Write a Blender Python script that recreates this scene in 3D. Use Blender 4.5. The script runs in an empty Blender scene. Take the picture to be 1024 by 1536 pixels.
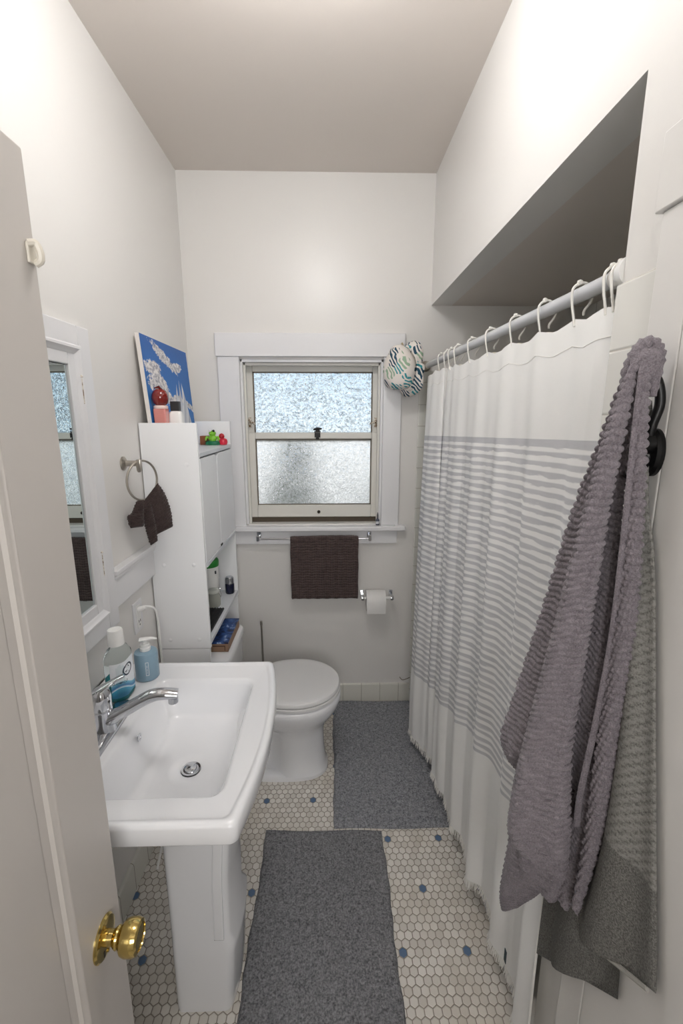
import bpy, bmesh, math, random
import numpy as np
from mathutils import Vector, Matrix
random.seed(7); RNG=np.random.default_rng(7)
SC=bpy.context.scene; COL=SC.collection
PI=math.pi
# ---------------------------------------------------------------- room measures (metres; the camera stands over 0,0)
XL,XR,YB,YN,ZC=-.704,.500,2.36,-.06,2.74       # left wall, right wall, window wall, wall of the entry door, ceiling
AY0,AY1,AX,AZ=.82,2.36,1.27,2.168              # bath alcove
# ================================================================ mesh helpers
class M:
    def __init__(s): s.v=[]; s.f=[]; s.uv={}
    def add(s,vs,fs,uvs=None):
        n=len(s.v); s.v+= [tuple(map(float,p)) for p in vs]
        for f in fs: s.f.append(tuple(i+n for i in f))
        if uvs is not None:
            for i,u in enumerate(uvs): s.uv[n+i]=u
        return s
    def box(s,x0,x1,y0,y1,z0,z1):
        x0,x1=min(x0,x1),max(x0,x1); y0,y1=min(y0,y1),max(y0,y1); z0,z1=min(z0,z1),max(z0,z1)
        return s.add([(x0,y0,z0),(x1,y0,z0),(x1,y1,z0),(x0,y1,z0),(x0,y0,z1),(x1,y0,z1),(x1,y1,z1),(x0,y1,z1)],
          [(0,3,2,1),(4,5,6,7),(0,1,5,4),(1,2,6,5),(2,3,7,6),(3,0,4,7)])
    def loft(s,loops,cap0=True,cap1=True,closed=False):
        n=len(loops[0]); vs=[p for l in loops for p in l]; fs=[]
        m=len(loops)
        for i in range(m if closed else m-1):
            j=(i+1)%m
            for k in range(n):
                a=i*n+k; b=i*n+(k+1)%n; c=j*n+(k+1)%n; d=j*n+k
                fs.append((a,b,c,d))
        if not closed:
            if cap0: fs.append(tuple(range(n))[::-1])
            if cap1: fs.append(tuple((m-1)*n+k for k in range(n)))
        return s.add(vs,fs)
    def lathe(s,prof,c=(0,0,0),axis='z',n=32,cap0=True,cap1=True,sx=1,sy=1):
        loops=[]
        for r,h in prof:
            l=[]
            for k in range(n):
                a=2*PI*k/n; x=r*math.cos(a)*sx; y=r*math.sin(a)*sy
                if axis=='z': p=(c[0]+x,c[1]+y,c[2]+h)
                elif axis=='x': p=(c[0]+h,c[1]+x,c[2]+y)
                else: p=(c[0]+y,c[1]+h,c[2]+x)
                l.append(p)
            loops.append(l)
        return s.loft(loops,cap0,cap1)
    def tube(s,pts,r,n=10,closed=False,caps=True,ref=None):
        P=[Vector(p) for p in pts]; m=len(P); rr=r if hasattr(r,'__len__') else [r]*m
        T=[]
        for i in range(m):
            if closed: t=P[(i+1)%m]-P[i-1]
            else: t=P[min(i+1,m-1)]-P[max(i-1,0)]
            T.append(t.normalized())
        u=Vector((0,0,1)) if abs(T[0].z)<.9 else Vector((1,0,0))
        u=(u-T[0]*u.dot(T[0])).normalized(); loops=[]
        for i in range(m):
            u=(u-T[i]*u.dot(T[i])); u.normalize(); w=T[i].cross(u)
            q=rr[i]; qa,qb=(q if hasattr(q,'__len__') else (q,q))
            loops.append([tuple(P[i]+u*(qa*math.cos(2*PI*k/n))+w*(qb*math.sin(2*PI*k/n))) for k in range(n)])
        return s.loft(loops,caps,caps,closed)
    def prism(s,poly,axis,a,b):
        def pt(p,h):
            return {'x':(h,p[0],p[1]),'y':(p[0],h,p[1]),'z':(p[0],p[1],h)}[axis]
        return s.loft([[pt(p,a) for p in poly],[pt(p,b) for p in poly]])
    def grid(s,A,uv=None):
        nu,nv=A.shape[:2]; vs=A.reshape(-1,3)
        fs=[(i*nv+j,(i+1)*nv+j,(i+1)*nv+j+1,i*nv+j+1) for i in range(nu-1) for j in range(nv-1)]
        return s.add(vs,fs,None if uv is None else [tuple(u) for u in uv.reshape(-1,2)])
def smoothcurve(pts,n=8,closed=False):
    P=[np.array(p,float) for p in pts]; m=len(P); out=[]
    rng=range(m) if closed else range(m-1)
    for i in rng:
        p1,p2=P[i],P[(i+1)%m]
        p0=P[i-1] if (i>0 or closed) else 2*p1-p2
        p3=P[(i+2)%m] if (i+2<m or closed) else 2*p2-p1
        for k in range(n):
            t=k/n; out.append(.5*((2*p1)+(-p0+p2)*t+(2*p0-5*p1+4*p2-p3)*t*t+(-p0+3*p1-3*p2+p3)*t**3))
    if not closed: out.append(P[-1])
    return [tuple(p) for p in out]
def rrect(x0,x1,y0,y1,r,z,n=6,bow=0.):
    """rounded rectangle loop; bow pushes the +x side outwards"""
    out=[]
    for cx,cy,a0 in ((x1-r,y1-r,0),(x0+r,y1-r,PI/2),(x0+r,y0+r,PI),(x1-r,y0+r,1.5*PI)):
        for k in range(n+1):
            a=a0+PI/2*k/n; out.append([cx+r*math.cos(a),cy+r*math.sin(a)])
    # extra points along the sides
    res=[]
    m=len(out)
    for i in range(m):
        a=out[i]; b=out[(i+1)%m]; res.append(a)
        if (i%(n+1))==n:
            for k in range(1,12): t=k/12; res.append([a[0]+(b[0]-a[0])*t,a[1]+(b[1]-a[1])*t])
    yc=(y0+y1)/2; hy=(y1-y0)/2
    return [(x+bow*max(0,(x-x0)/(x1-x0))**2*(1-((y-yc)/hy)**2),y,z) for x,y in res]
def eloop(cx,cy,z,ax,ay,n=40,back=None,p=2.):
    """egg-like loop: +x half axis ax, -x half axis back"""
    out=[]
    for k in range(n):
        a=2*PI*k/n; c=math.cos(a); s_=math.sin(a)
        rx=ax if c>=0 else (back or ax)
        out.append((cx+rx*math.copysign(abs(c)**(2/p),c),cy+ay*math.copysign(abs(s_)**(2/p),s_),z))
    return out
def base(o):
    v=Vector((0,0,0))
    while o is not None: v+=o.location; o=o.parent
    return v
def obj(name,m,mat,parent=None,bevel=0,seg=2,smooth=True,angle=35,sub=0,kind=None,label=None,solid=0):
    me=bpy.data.meshes.new(name); b=base(parent) if parent else Vector((0,0,0))
    if parent is None and not getattr(m,'keep',False) and m.v:
        A=np.array(m.v); b=Vector(((A[:,0].min()+A[:,0].max())/2,(A[:,1].min()+A[:,1].max())/2,A[:,2].min()))
    me.from_pydata([(x-b.x,y-b.y,z-b.z) for x,y,z in m.v],[],m.f)
    if m.uv:
        uvl=me.uv_layers.new(name='UVMap'); vi=np.zeros(len(me.loops),dtype=np.int32); me.loops.foreach_get('vertex_index',vi)
        U=np.zeros((len(m.v),2),dtype=np.float32)
        for k,u in m.uv.items(): U[k]=u
        uvl.data.foreach_set('uv',U[vi].ravel())
    bm=bmesh.new(); bm.from_mesh(me)
    if not getattr(m,'open',False): bmesh.ops.recalc_face_normals(bm,faces=bm.faces)
    bm.to_mesh(me); bm.free()
    me.update()
    if smooth:
        me.shade_smooth()
        try: me.set_sharp_from_angle(angle=math.radians(angle))
        except Exception: pass
    if mat: me.materials.append(mat)
    o=bpy.data.objects.new(name,me); COL.objects.link(o)
    if parent is not None: o.parent=parent
    else: o.location=b
    if bevel:
        md=o.modifiers.new('bevel','BEVEL'); md.width=bevel; md.segments=seg; md.limit_method='ANGLE'; md.angle_limit=math.radians(40)
        md.harden_normals=True
    if sub:
        md=o.modifiers.new('sub','SUBSURF'); md.levels=sub; md.render_levels=sub
    if solid:
        md=o.modifiers.new('sol','SOLIDIFY'); md.thickness=solid; md.offset=0
    if kind: o['kind']=kind
    if label: o['label']=label
    return o
def thing(name,label,cat,loc,group=None):
    o=bpy.data.objects.new(name,None); COL.objects.link(o); o.location=loc; o.empty_display_size=.03
    o['label']=label; o['category']=cat
    if group: o['group']=group
    bpy.context.view_layer.update()
    return o
def tag(o,label,cat,group=None,kind=None):
    o['label']=label; o['category']=cat
    if group: o['group']=group
    if kind: o['kind']=kind
    return o
def struct(name,m,mat,label=None,**k):
    o=obj(name,m,mat,None,**k); o['kind']='structure'
    if label: o['label']=label
    return o
# ================================================================ materials
def srgb(r,g,b):
    f=lambda c:(c/12.92 if c<=.04045 else ((c+.055)/1.055)**2.4)
    return (f(r/255),f(g/255),f(b/255),1)
class Mat:
    def __init__(s,name,col=(200,200,200),rough=.5,metal=0,spec=.5,**kw):
        s.m=bpy.data.materials.new(name); s.m.use_nodes=True; s.nt=s.m.node_tree; s.N=s.nt.nodes; s.L=s.nt.links
        s.b=s.N['Principled BSDF']; s.b.inputs['Base Color'].default_value=srgb(*col)
        s.b.inputs['Roughness'].default_value=rough; s.b.inputs['Metallic'].default_value=metal
        s.b.inputs['Specular IOR Level'].default_value=spec
        for k,v in kw.items(): s.b.inputs[k.replace('_',' ')].default_value=v
    def n(s,t,**kw):
        x=s.N.new(t)
        for k,v in kw.items():
            if k.startswith('i_'): x.inputs[k[2:].replace('_',' ')].default_value=v
            else: setattr(x,k,v)
        return x
    def l(s,a,b): s.L.new(a,b)
    def math(s,op,a,b=None,c=None,clamp=False):
        x=s.N.new('ShaderNodeMath'); x.operation=op; x.use_clamp=clamp
        for i,v in enumerate((a,b,c)):
            if v is None: continue
            if isinstance(v,(int,float)): x.inputs[i].default_value=v
            else: s.l(v,x.inputs[i])
        return x.outputs[0]
    def mix(s,f,a,b):
        x=s.N.new('ShaderNodeMix'); x.data_type='RGBA'
        if isinstance(f,(int,float)): x.inputs[0].default_value=f
        else: s.l(f,x.inputs[0])
        for i,v in ((6,a),(7,b)):
            if isinstance(v,tuple): x.inputs[i].default_value=v
            else: s.l(v,x.inputs[i])
        return x.outputs[2]
    def pos(s): return s.n('ShaderNodeNewGeometry').outputs['Position']
    def objc(s): return s.n('ShaderNodeTexCoord').outputs['Object']
    def noise(s,scale,detail=3,vec=None,rough=.5,dist=0):
        x=s.n('ShaderNodeTexNoise',i_Scale=scale,i_Detail=detail,i_Roughness=rough,i_Distortion=dist)
        s.l(vec if vec is not None else s.objc(),x.inputs['Vector']); return x.outputs['Fac']
    def bump(s,h,strength=.3,dist=.002,prev=None):
        x=s.n('ShaderNodeBump',i_Strength=strength,i_Distance=dist); s.l(h,x.inputs['Height'])
        if prev is not None: s.l(prev,x.inputs['Normal'])
        s.l(x.outputs[0],s.b.inputs['Normal']); return x.outputs[0]
    def ramp(s,f,stops):
        x=s.n('ShaderNodeValToRGB'); e=x.color_ramp.elements
        while len(e)<len(stops): e.new(.5)
        for i,(p,c) in enumerate(stops): e[i].position=p; e[i].color=c if isinstance(c,tuple) else (c,c,c,1)
        s.l(f,x.inputs[0]); return x.outputs[0]
    def sep(s,v):
        x=s.n('ShaderNodeSeparateXYZ'); s.l(v,x.inputs[0]); return x.outputs
    def comb(s,x,y,z):
        c=s.n('ShaderNodeCombineXYZ')
        for i,v in enumerate((x,y,z)):
            if isinstance(v,(int,float)): c.inputs[i].default_value=v
            else: s.l(v,c.inputs[i])
        return c.outputs[0]
    def color(s,c): s.l(c,s.b.inputs['Base Color'])
def paint(name,col,rough,bs=.12,scale=60,var=4):
    m=Mat(name,col,rough); p=m.pos()
    a=m.noise(2.2,4,p); c2=tuple(max(0,c-var) for c in col)
    m.color(m.mix(a,srgb(*col),srgb(*c2)))
    h=m.math('ADD',m.noise(scale,3,p),m.math('MULTIPLY',m.noise(9,2,p),1.5)); m.bump(h,bs,.002)
    return m.m
WALL=paint('wall_paint',(227,225,222),.34,.10)
CEIL=paint('ceiling_paint',(222,214,207),.5,.10)
TRIM=paint('white_trim_paint',(229,229,231),.28,.08,30,3)
DOORP=paint('door_paint',(196,191,186),.36,.10,25,4)
SASH=paint('sash_paint',(224,222,215),.4,.25,22,14)
CAB=Mat('cabinet_laminate',(244,245,247),.42).m
CABIN=Mat('cabinet_edge',(221,224,228),.38).m
PORC=Mat('porcelain',(236,237,240),.09,Coat_Weight=.4,Coat_Roughness=.03).m
SEATW=Mat('seat_plastic',(226,226,226),.2).m
CHROME=Mat('chrome',(205,207,211),.09,1).m
NICKEL=Mat('brushed_nickel',(180,174,165),.28,1).m
BRASS=Mat('polished_brass',(204,180,112),.13,1).m
MIRROR=Mat('mirror_glass',(214,224,224),.01,1).m
BLACKM=Mat('black_metal',(16,16,17),.35,.3).m
DARK=Mat('dark_rubber',(24,24,26),.55).m
WPL=Mat('white_plastic',(238,238,236),.3).m
WPAINTED=Mat('painted_over_metal',(214,208,196),.35).m
RUST=None
m=Mat('worn_metal',(170,160,140),.45,.4); m.color(m.ramp(m.noise(120,3),[(.42,srgb(226,220,208)),(.58,srgb(120,96,66))])); RUST=m.m
GAP=Mat('dark_gap',(84,74,62),.8).m
PAPER=Mat('toilet_paper',(232,231,229),.85).m
RODM=Mat('rod_enamel',(206,208,212),.25).m
HOOKP=Mat('hook_plastic',(238,236,230),.25,Subsurface_Weight=.0).m
# --- hexagon mosaic floor
m=Mat('hexagon_mosaic',(210,205,196),.3)
x,y,z=m.sep(m.pos())[:3]
PX,PY=.02515,.0241/.8660254
ux=m.math('MULTIPLY_ADD',x,1/PX,(.284/PX)+.0+400); uy=m.math('MULTIPLY_ADD',y,1/PY,-1.659/PY+.8660254*2*200)
S3=1.7320508
def cell(ox,oy):
    ax_=m.math('SUBTRACT',m.math('MODULO',m.math('ADD',ux,ox+.5),1.0),.5)
    ay_=m.math('SUBTRACT',m.math('MODULO',m.math('ADD',uy,oy+S3/2),S3),S3/2)
    return ax_,ay_
a0,b0=cell(0,0); a1,b1=cell(.5,S3/2)
def l2(a,b): return m.math('ADD',m.math('MULTIPLY',a,a),m.math('MULTIPLY',b,b))
pick=m.math('LESS_THAN',l2(a0,b0),l2(a1,b1))
def sel(p,q): return m.math('ADD',m.math('MULTIPLY',p,pick),m.math('MULTIPLY',q,m.math('SUBTRACT',1,pick)))
gx,gy=sel(a0,a1),sel(b0,b1)
hx=m.math('ABSOLUTE',gx); hy=m.math('ABSOLUTE',gy)
hd=m.math('MAXIMUM',hx,m.math('ADD',m.math('MULTIPLY',hx,.5),m.math('MULTIPLY',hy,.8660254)))
idx=m.math('SUBTRACT',ux,gx); idy=m.math('SUBTRACT',uy,gy)
wn=m.n('ShaderNodeTexWhiteNoise',noise_dimensions='2D'); 
m.l(m.comb(m.math('ROUND',m.math('MULTIPLY',idx,2)),m.math('ROUND',m.math('MULTIPLY',idy,2/S3)),0),wn.inputs['Vector'])
rnd=wn.outputs['Value']
# blue tiles on a staggered lattice, eight tiles apart
bx=m.math('ROUND',idx); row=m.math('ROUND',m.math('MULTIPLY',idy,2/S3))
def near(v,mod,off):
    q=m.math('MODULO',m.math('ADD',v,off),mod); return m.math('MULTIPLY',m.math('LESS_THAN',q,.3),1.0)
ixr=m.math('ADD',m.math('ROUND',m.math('MULTIPLY',idx,2)),.1); rowr=m.math('ADD',row,.1)
bl=m.math('ADD',m.math('MULTIPLY',near(ixr,16,0),near(rowr,16,0)),m.math('MULTIPLY',near(ixr,16,8),near(rowr,16,8)))
bl=m.math('MINIMUM',bl,1.0)
white=m.mix(rnd,srgb(206,202,195),srgb(228,225,219))
white=m.mix(m.ramp(m.noise(3.5,4,m.pos()),[(.45,0.),(.75,.55)]),white,srgb(190,180,162))
tile=m.mix(bl,white,srgb(92,116,146))
grout_c=m.mix(m.noise(14,4,m.pos()),srgb(112,104,92),srgb(168,161,150))
g=m.ramp(hd,[(.435,0.),(.465,1.)])
m.color(m.mix(g,tile,grout_c))
m.l(m.math('MULTIPLY_ADD',g,.5,.24),m.b.inputs['Roughness'])
m.bump(m.math('SUBTRACT',1,m.ramp(hd,[(.38,0.),(.47,1.)])),.55,.0015)
HEX=m.m
# --- glazed wall tile: grout lines from position along two axes
def tilemat(name,axis,pitch,off,zp,zo,col=(226,225,218),gc=(150,144,132),zon=True,gw=.0022):
    m=Mat(name,col,.16); s=m.sep(m.pos()); h=s[axis]
    def line(v,p,o):
        q=m.math('MODULO',m.math('ADD',v,p*50-o),p); q=m.math('MINIMUM',q,m.math('SUBTRACT',p,q)); return m.math('LESS_THAN',q,gw/2),q
    a,qa=line(h,pitch,off)
    if zon:
        b,qb=line(s[2],zp,zo); a=m.math('MAXIMUM',a,b); qa=m.math('MINIMUM',qa,qb)
    m.color(m.mix(a,srgb(*col),srgb(*gc)))
    m.bump(m.ramp(m.math('MULTIPLY',qa,200),[(.1,0.),(.7,1.)]),.5,.002)
    return m.m
TILE_BASE=tilemat('baseboard_tile',0,.108,.066,.2,.5,(214,213,205),zon=False)
TILE_BASEL=tilemat('left_baseboard_tile',1,.108,.0,.2,.5,(214,213,205),zon=False)
TILE_COL=tilemat('tile_column_back',0,.9,-.2,.108,.075,(222,222,216),(176,170,160))
TILE_COLR=tilemat('tile_column_right',1,.9,-.2,.108,.02,(228,227,222),(206,202,194),gw=.003)
TILE_ALC=tilemat('alcove_tile_y',1,.108,.0,.108,.02)
TILE_ALCX=tilemat('alcove_tile_x',0,.108,.0,.108,.02)
# --- rugs
def rugmat(name,c1,c2,scale):
    m=Mat(name,c1,.95,0,.1); p=m.pos(); n1=m.noise(scale,2,p,.7); n2=m.noise(6,2,p)
    n3=m.noise(scale*.45,3,p,.6,.6)
    f=m.math('ADD',m.math('MULTIPLY',n1,.6),m.math('MULTIPLY',n3,.4))
    c=m.ramp(f,[(.36,srgb(*c2)),(.62,srgb(*c1))])
    m.color(m.mix(m.math('MULTIPLY',n2,.25),c,srgb(100,102,108)))
    m.bump(f,.9,.006); return m.m
RUG=rugmat('chenille_rug',(172,174,179),(98,100,106),170)
RUG2=rugmat('woven_rug',(156,157,160),(84,85,88),170)
# --- shower curtain (uv.y: 1..0 inside the striped band)
m=Mat('curtain_fabric',(240,240,238),.85,0,.2)
uvn=m.n('ShaderNodeUVMap'); uvn.uv_map='UVMap'; us=m.sep(uvn.outputs[0]); 
u_,v_=us[0],us[1]
nz=m.n('ShaderNodeTexNoise',i_Scale=1.0,i_Detail=3.); m.l(m.comb(m.math('MULTIPLY',u_,9),m.math('MULTIPLY',v_,60),0),nz.inputs['Vector'])
nf=m.math('SUBTRACT',nz.outputs['Fac'],.5)
ph=m.math('ADD',m.math('MULTIPLY',v_,43.0),m.math('MULTIPLY',nf,.55))
fr=m.math('FRACT',ph); tri=m.math('ABSOLUTE',m.math('SUBTRACT',m.math('MULTIPLY',fr,2),1))
thr=m.math('ADD',.52,m.math('MULTIPLY',nf,1.1))
w=m.math('GREATER_THAN',tri,thr)
wsm=m.math('MULTIPLY',m.math('SUBTRACT',tri,m.math('SUBTRACT',thr,.12)),4.0,clamp=True)
band=m.math('MULTIPLY',m.math('GREATER_THAN',v_,0.0),m.math('LESS_THAN',v_,1.0))
first=m.math('GREATER_THAN',v_,.982)
wsm=m.math('MULTIPLY',wsm,m.math('SUBTRACT',1,first))
gray=m.mix(nz.outputs['Fac'],srgb(192,193,198),srgb(218,219,222))
strp=m.mix(wsm,gray,srgb(252,252,252))
m.color(m.mix(band,srgb(250,250,249),strp))
weave=m.noise(700,2,m.pos())
m.bump(m.math('ADD',m.math('MULTIPLY',weave,.3),m.math('MULTIPLY',m.noise(26,3,m.pos()),1.2)),.25,.003)
tr=m.n('ShaderNodeBsdfTranslucent'); tr.inputs[0].default_value=srgb(250,250,246)
mx=m.n('ShaderNodeMixShader'); mx.inputs[0].default_value=.10
out=m.N['Material Output']; m.l(m.b.outputs[0],mx.inputs[1]); m.l(tr.outputs[0],mx.inputs[2]); m.l(mx.outputs[0],out.inputs[0])
CURT=m.m
FRINGE=Mat('cotton_fringe',(246,245,241),.9).m
# --- towels (uv in metres along the cloth)
def towel(name,c1,c2,sc=420,terry=.5):
    m=Mat(name,c1,.95,0,.15); n1=m.noise(sc,2,m.pos(),.7); n2=m.noise(60,3,m.pos())
    f=m.math('ADD',m.math('MULTIPLY',n1,.7),m.math('MULTIPLY',n2,.3))
    m.color(m.ramp(f,[(.34,srgb(*c2)),(.62,srgb(*c1))]))
    m.b.inputs['Sheen Weight'].default_value=.25; m.b.inputs['Sheen Roughness'].default_value=.4
    m.bump(f,terry,.004); return m.m
TOWG=towel('mauve_grey_terry',(150,143,149),(112,105,111),terry=.7)
TOWB=towel('brown_terry',(96,82,80),(48,39,38))
m=Mat('olive_grey_terry',(150,148,143),.95,0,.1)
q=m.sep(m.pos()); dg=m.math('ADD',m.math('MULTIPLY',q[1],62),m.math('MULTIPLY',q[2],56))
bow_=m.math('ABSOLUTE',m.math('SUBTRACT',m.math('FRACT',dg),.5)); dg2=m.math('ABSOLUTE',m.math('SUBTRACT',m.math('FRACT',m.math('MULTIPLY',q[2],110)),.5))
hh=m.math('ADD',bow_,m.math('MULTIPLY',dg2,.6)); lim=m.math('GREATER_THAN',q[2],.96)
hh=m.math('MULTIPLY',hh,lim); f=m.math('ADD',m.noise(400,2,m.pos()),m.math('MULTIPLY',hh,.5))
m.color(m.ramp(f,[(.35,srgb(92,91,88)),(.8,srgb(146,145,141))])); m.bump(m.math('ADD',hh,m.math('MULTIPLY',m.noise(400,2,m.pos()),.4)),.6,.003)
TOWO=m.m
# --- textured obscure window glass
def obscure(name,sc,rough,tint,bs):
    m=Mat(name,tint,rough,0,.5,Transmission_Weight=1.0,IOR=1.45)
    p=m.pos(); mp=m.n('ShaderNodeMapping'); m.l(p,mp.inputs[0]); mp.inputs[3].default_value=(1,.2,1)
    nz=m.n('ShaderNodeTexNoise',i_Scale=sc,i_Detail=2.,i_Distortion=2.5); m.l(mp.outputs[0],nz.inputs['Vector'])
    vo=m.n('ShaderNodeTexVoronoi',i_Scale=sc*1.6); m.l(mp.outputs[0],vo.inputs['Vector'])
    r=m.math('ABSOLUTE',m.math('SUBTRACT',nz.outputs['Fac'],.5))
    h=m.math('ADD',m.ramp(m.math('MULTIPLY',r,6),[(0,0.),(1,1.)]),m.math('MULTIPLY',vo.outputs['Distance'],.4))
    m.bump(h,bs,.004)
    return m.m
GLASS=obscure('obscure_glass',40,.12,(240,248,252),.7)
GLASS2=obscure('obscure_glass_fine',60,.11,(242,242,242),.42)
# ================================================================ camera
cam_d=bpy.data.cameras.new('camera'); cam=bpy.data.objects.new('camera',cam_d); COL.objects.link(cam)
cam.location=(0,0,1.638); cam.rotation_euler=(PI/2-.2103,0,-.0248)
cam_d.sensor_fit='VERTICAL'; cam_d.sensor_height=36; cam_d.sensor_width=24; cam_d.lens=674.8/1536*36; cam_d.clip_start=.01; cam_d.clip_end=200
SC.camera=cam
# ================================================================ the room
def slab(*a): return M().box(*a)
T=.12
struct('floor',slab(-1.1,AX+.1,-1.5,YB+.3,-.1,0),HEX,'white hexagon mosaic floor dotted with blue tiles',smooth=False)
struct('ceiling',slab(XL-T,XR+.2,YN-T,YB+T,ZC,ZC+.1),CEIL,'plain beige ceiling above the bathroom',smooth=False)
struct('wall_left',slab(XL-T,XL,YN-T,YB+.14,0,ZC),WALL,'off-white plaster wall behind the sink',smooth=False)
# window wall with opening
WX0,WX1,WZ0,WZ1=-.449,.270,1.070,1.915
bw=M().box(XL,WX0,YB,YB+.14,0,ZC).box(WX1,AX+T,YB,YB+.14,0,ZC).box(WX0,WX1,YB,YB+.14,0,WZ0).box(WX0,WX1,YB,YB+.14,WZ1,ZC)
struct('wall_back',bw,WALL,'off-white plaster wall around the window',smooth=False)
# right wall: front piece, bulkhead over the alcove, wall over/around the closet
rw=M().prism([(YN-T,0),(AY0,0),(AY0,AZ),(YB,AZ),(YB,ZC+.02),(YN-T,ZC+.02)],'x',XR,XR+.10)
struct('wall_right',rw,WALL,'off-white right wall and the soffit above the bath opening',smooth=False)
struct('ceiling_alcove',slab(XR+.10,AX+T,AY0-T,YB,AZ,AZ+.1),CEIL,'lowered ceiling over the bath alcove',smooth=False)
struct('wall_alcove_side',slab(AX,AX+T,AY0-T,YB,0,AZ),TILE_ALC,'tiled long wall of the bath alcove',smooth=False)
struct('wall_alcove_near',slab(XR+.10,AX,AY0-T,AY0,0,AZ),TILE_ALCX,'tiled end wall of the bath alcove',smooth=False)
# wall of the entry door, with the doorway the camera looks through
DX0,DX1=-.43,.37
nw=M().box(XL,DX0,YN-T,YN,0,ZC).box(DX1,XR,YN-T,YN,0,ZC).box(DX0,DX1,YN-T,YN,2.02,ZC)
struct('wall_near',nw,WALL,'wall with the entry doorway',smooth=False)
# the hallway behind the camera
struct('wall_hall_back',slab(-1.0,1.0,-1.5,-1.4,0,2.6),WALL,'hallway wall behind the entry door',smooth=False)
struct('wall_hall_left',slab(-1.1,-1.0,-1.5,YN-T,0,2.6),WALL,'left wall of the hallway',smooth=False)
struct('wall_hall_right',slab(1.0,1.1,-1.5,YN-T,0,2.6),WALL,'right wall of the hallway',smooth=False)
struct('wall_hall_front',M().box(-1.0,XL,YN-T,YN-T+.02,0,2.6).box(XR,1.0,YN-T,YN-T+.02,0,2.6),WALL,'hallway side of the bathroom wall',smooth=False)
struct('ceiling_hall',slab(-1.1,1.1,-1.5,YN-T,2.6,2.7),CEIL,'hallway ceiling',smooth=False)
# baseboards
def cove(x0,x1,y,z1,axis='x',d=.012):
    pr=[(0,0),(-d,0),(-d,z1-.012),(-d*.8,z1-.004),(-d*.3,z1),(0,z1)]
    mm=M()
    if axis=='x': mm.prism([(y+a,b) for a,b in pr],'x',x0,x1)
    else: mm.prism([(y-a,b) for a,b in pr],'y',x0,x1)
    return mm
struct('baseboard_back',cove(XL,.452,YB,.111),TILE_BASE,'low white tile baseboard under the window wall')
struct('baseboard_left',cove(YN,YB,XL,.111,'y'),TILE_BASEL,'low white tile baseboard behind the sink')
# tile columns at the alcove ends
struct('trim_1',slab(.452,XR+.10,YB-.010,YB,0,1.86),TILE_COL,'narrow column of white tiles beside the curtain on the window wall',bevel=.004)
struct('trim_2',slab(XR-.008,XR,.712,AY0+.004,.95,1.857),TILE_COLR,'column of large white tiles beside the hanging towels',bevel=.003)
struct('trim_5',slab(XR+.6,AX,YB-.01,YB,.0,1.86),TILE_ALCX,'white wall tiles inside the bath alcove')
# rail board on the left wall, running from the mirror casing to the corner
tr_=M().box(XL,XL+.018,1.366,YB,1.032,1.150).box(XL,XL+.030,1.366,YB,1.142,1.158).box(XL,XL+.024,1.366,YB,1.128,1.142)
struct('trim_3',tr_,TRIM,'white rail board on the left wall beside the mirror casing',bevel=.003)
# closet casing and door on the right wall
cs=M().box(XR-.020,XR,.642,.712,0,1.925).box(XR-.026,XR,.10,.722,1.925,2.03).box(XR-.020,XR,.02,.10,0,1.925)
struct('trim_4',cs,WALL,'white casing of the closet door on the right wall',bevel=.003)
cd=thing('door_2','white closet door in the right wall behind the hook','door',(XR-.01,.38,.01)); cd['kind']='structure'; del cd['category']
obj('door_slab',slab(XR-.0195,XR,.10,.641,.008,1.925),WALL,cd,bevel=.002)
# ---------------------------------------------------------------- window
W=thing('window_1','double-hung window with obscured glass in white casing','window',(-.09,YB,1.07)); W['kind']='structure'; del W['category']
c=.020
obj('casing',M().box(-.556,-.449,YB-c,YB,1.062,1.925).box(.270,.362,YB-c,YB,1.062,1.925),TRIM,W,bevel=.003)
obj('head_casing',M().box(-.563,.374,YB-.026,YB,1.925,2.035),TRIM,W,bevel=.003)
obj('sill',M().box(-.57,.400,YB-.050,YB+.06,1.038,1.064),TRIM,W,bevel=.007,seg=3)
obj('apron',M().box(-.52,.358,YB-.018,YB,.962,1.038),TRIM,W,bevel=.003)
obj('jamb',M().box(WX0,WX0+.012,YB,YB+.14,1.062,WZ1).box(WX1-.012,WX1,YB,YB+.14,1.062,WZ1).box(WX0,WX1,YB,YB+.14,WZ1-.014,WZ1).box(WX0,WX1,YB+.055,YB+.14,1.055,1.072),TRIM,W,bevel=.002)
obj('inner_stop',M().box(WX0+.012,WX0+.024,YB+.02,YB+.038,1.07,WZ1-.014).box(WX1-.024,WX1-.012,YB+.02,YB+.038,1.07,WZ1-.014).box(WX0,WX1,YB+.02,YB+.038,WZ1-.028,WZ1-.014),SASH,W,bevel=.002)
obj('sill_gap',M().box(WX0+.012,WX1-.012,YB+.052,YB+.12,1.060,1.104),GAP,W)
def sash(name,x0,x1,z0,z1,gx0,gx1,gz0,gz1,y0,y1,mat,glass):
    s_=obj(name,M().box(x0,gx0,y0,y1,z0,z1).box(gx1,x1,y0,y1,z0,z1).box(gx0,gx1,y0,y1,z0,gz0).box(gx0,gx1,y0,y1,gz1,z1),mat,W,bevel=.004)
    ym=(y0+y1)/2
    obj('glass_pane',M().box(gx0-.004,gx1+.004,ym-.002,ym+.002,gz0-.004,gz1+.004),glass,s_,smooth=False)
    obj('glazing_bead',M().box(gx0,gx0+.006,y0+.008,ym-.002,gz0,gz1).box(gx1-.006,gx1,y0+.008,ym-.002,gz0,gz1).box(gx0,gx1,y0+.008,ym-.002,gz1-.006,gz1).box(gx0,gx1,y0+.008,ym-.002,gz0,gz0+.005),Mat('bead_dark',(112,104,92),.7).m,s_)
    return s_
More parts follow.
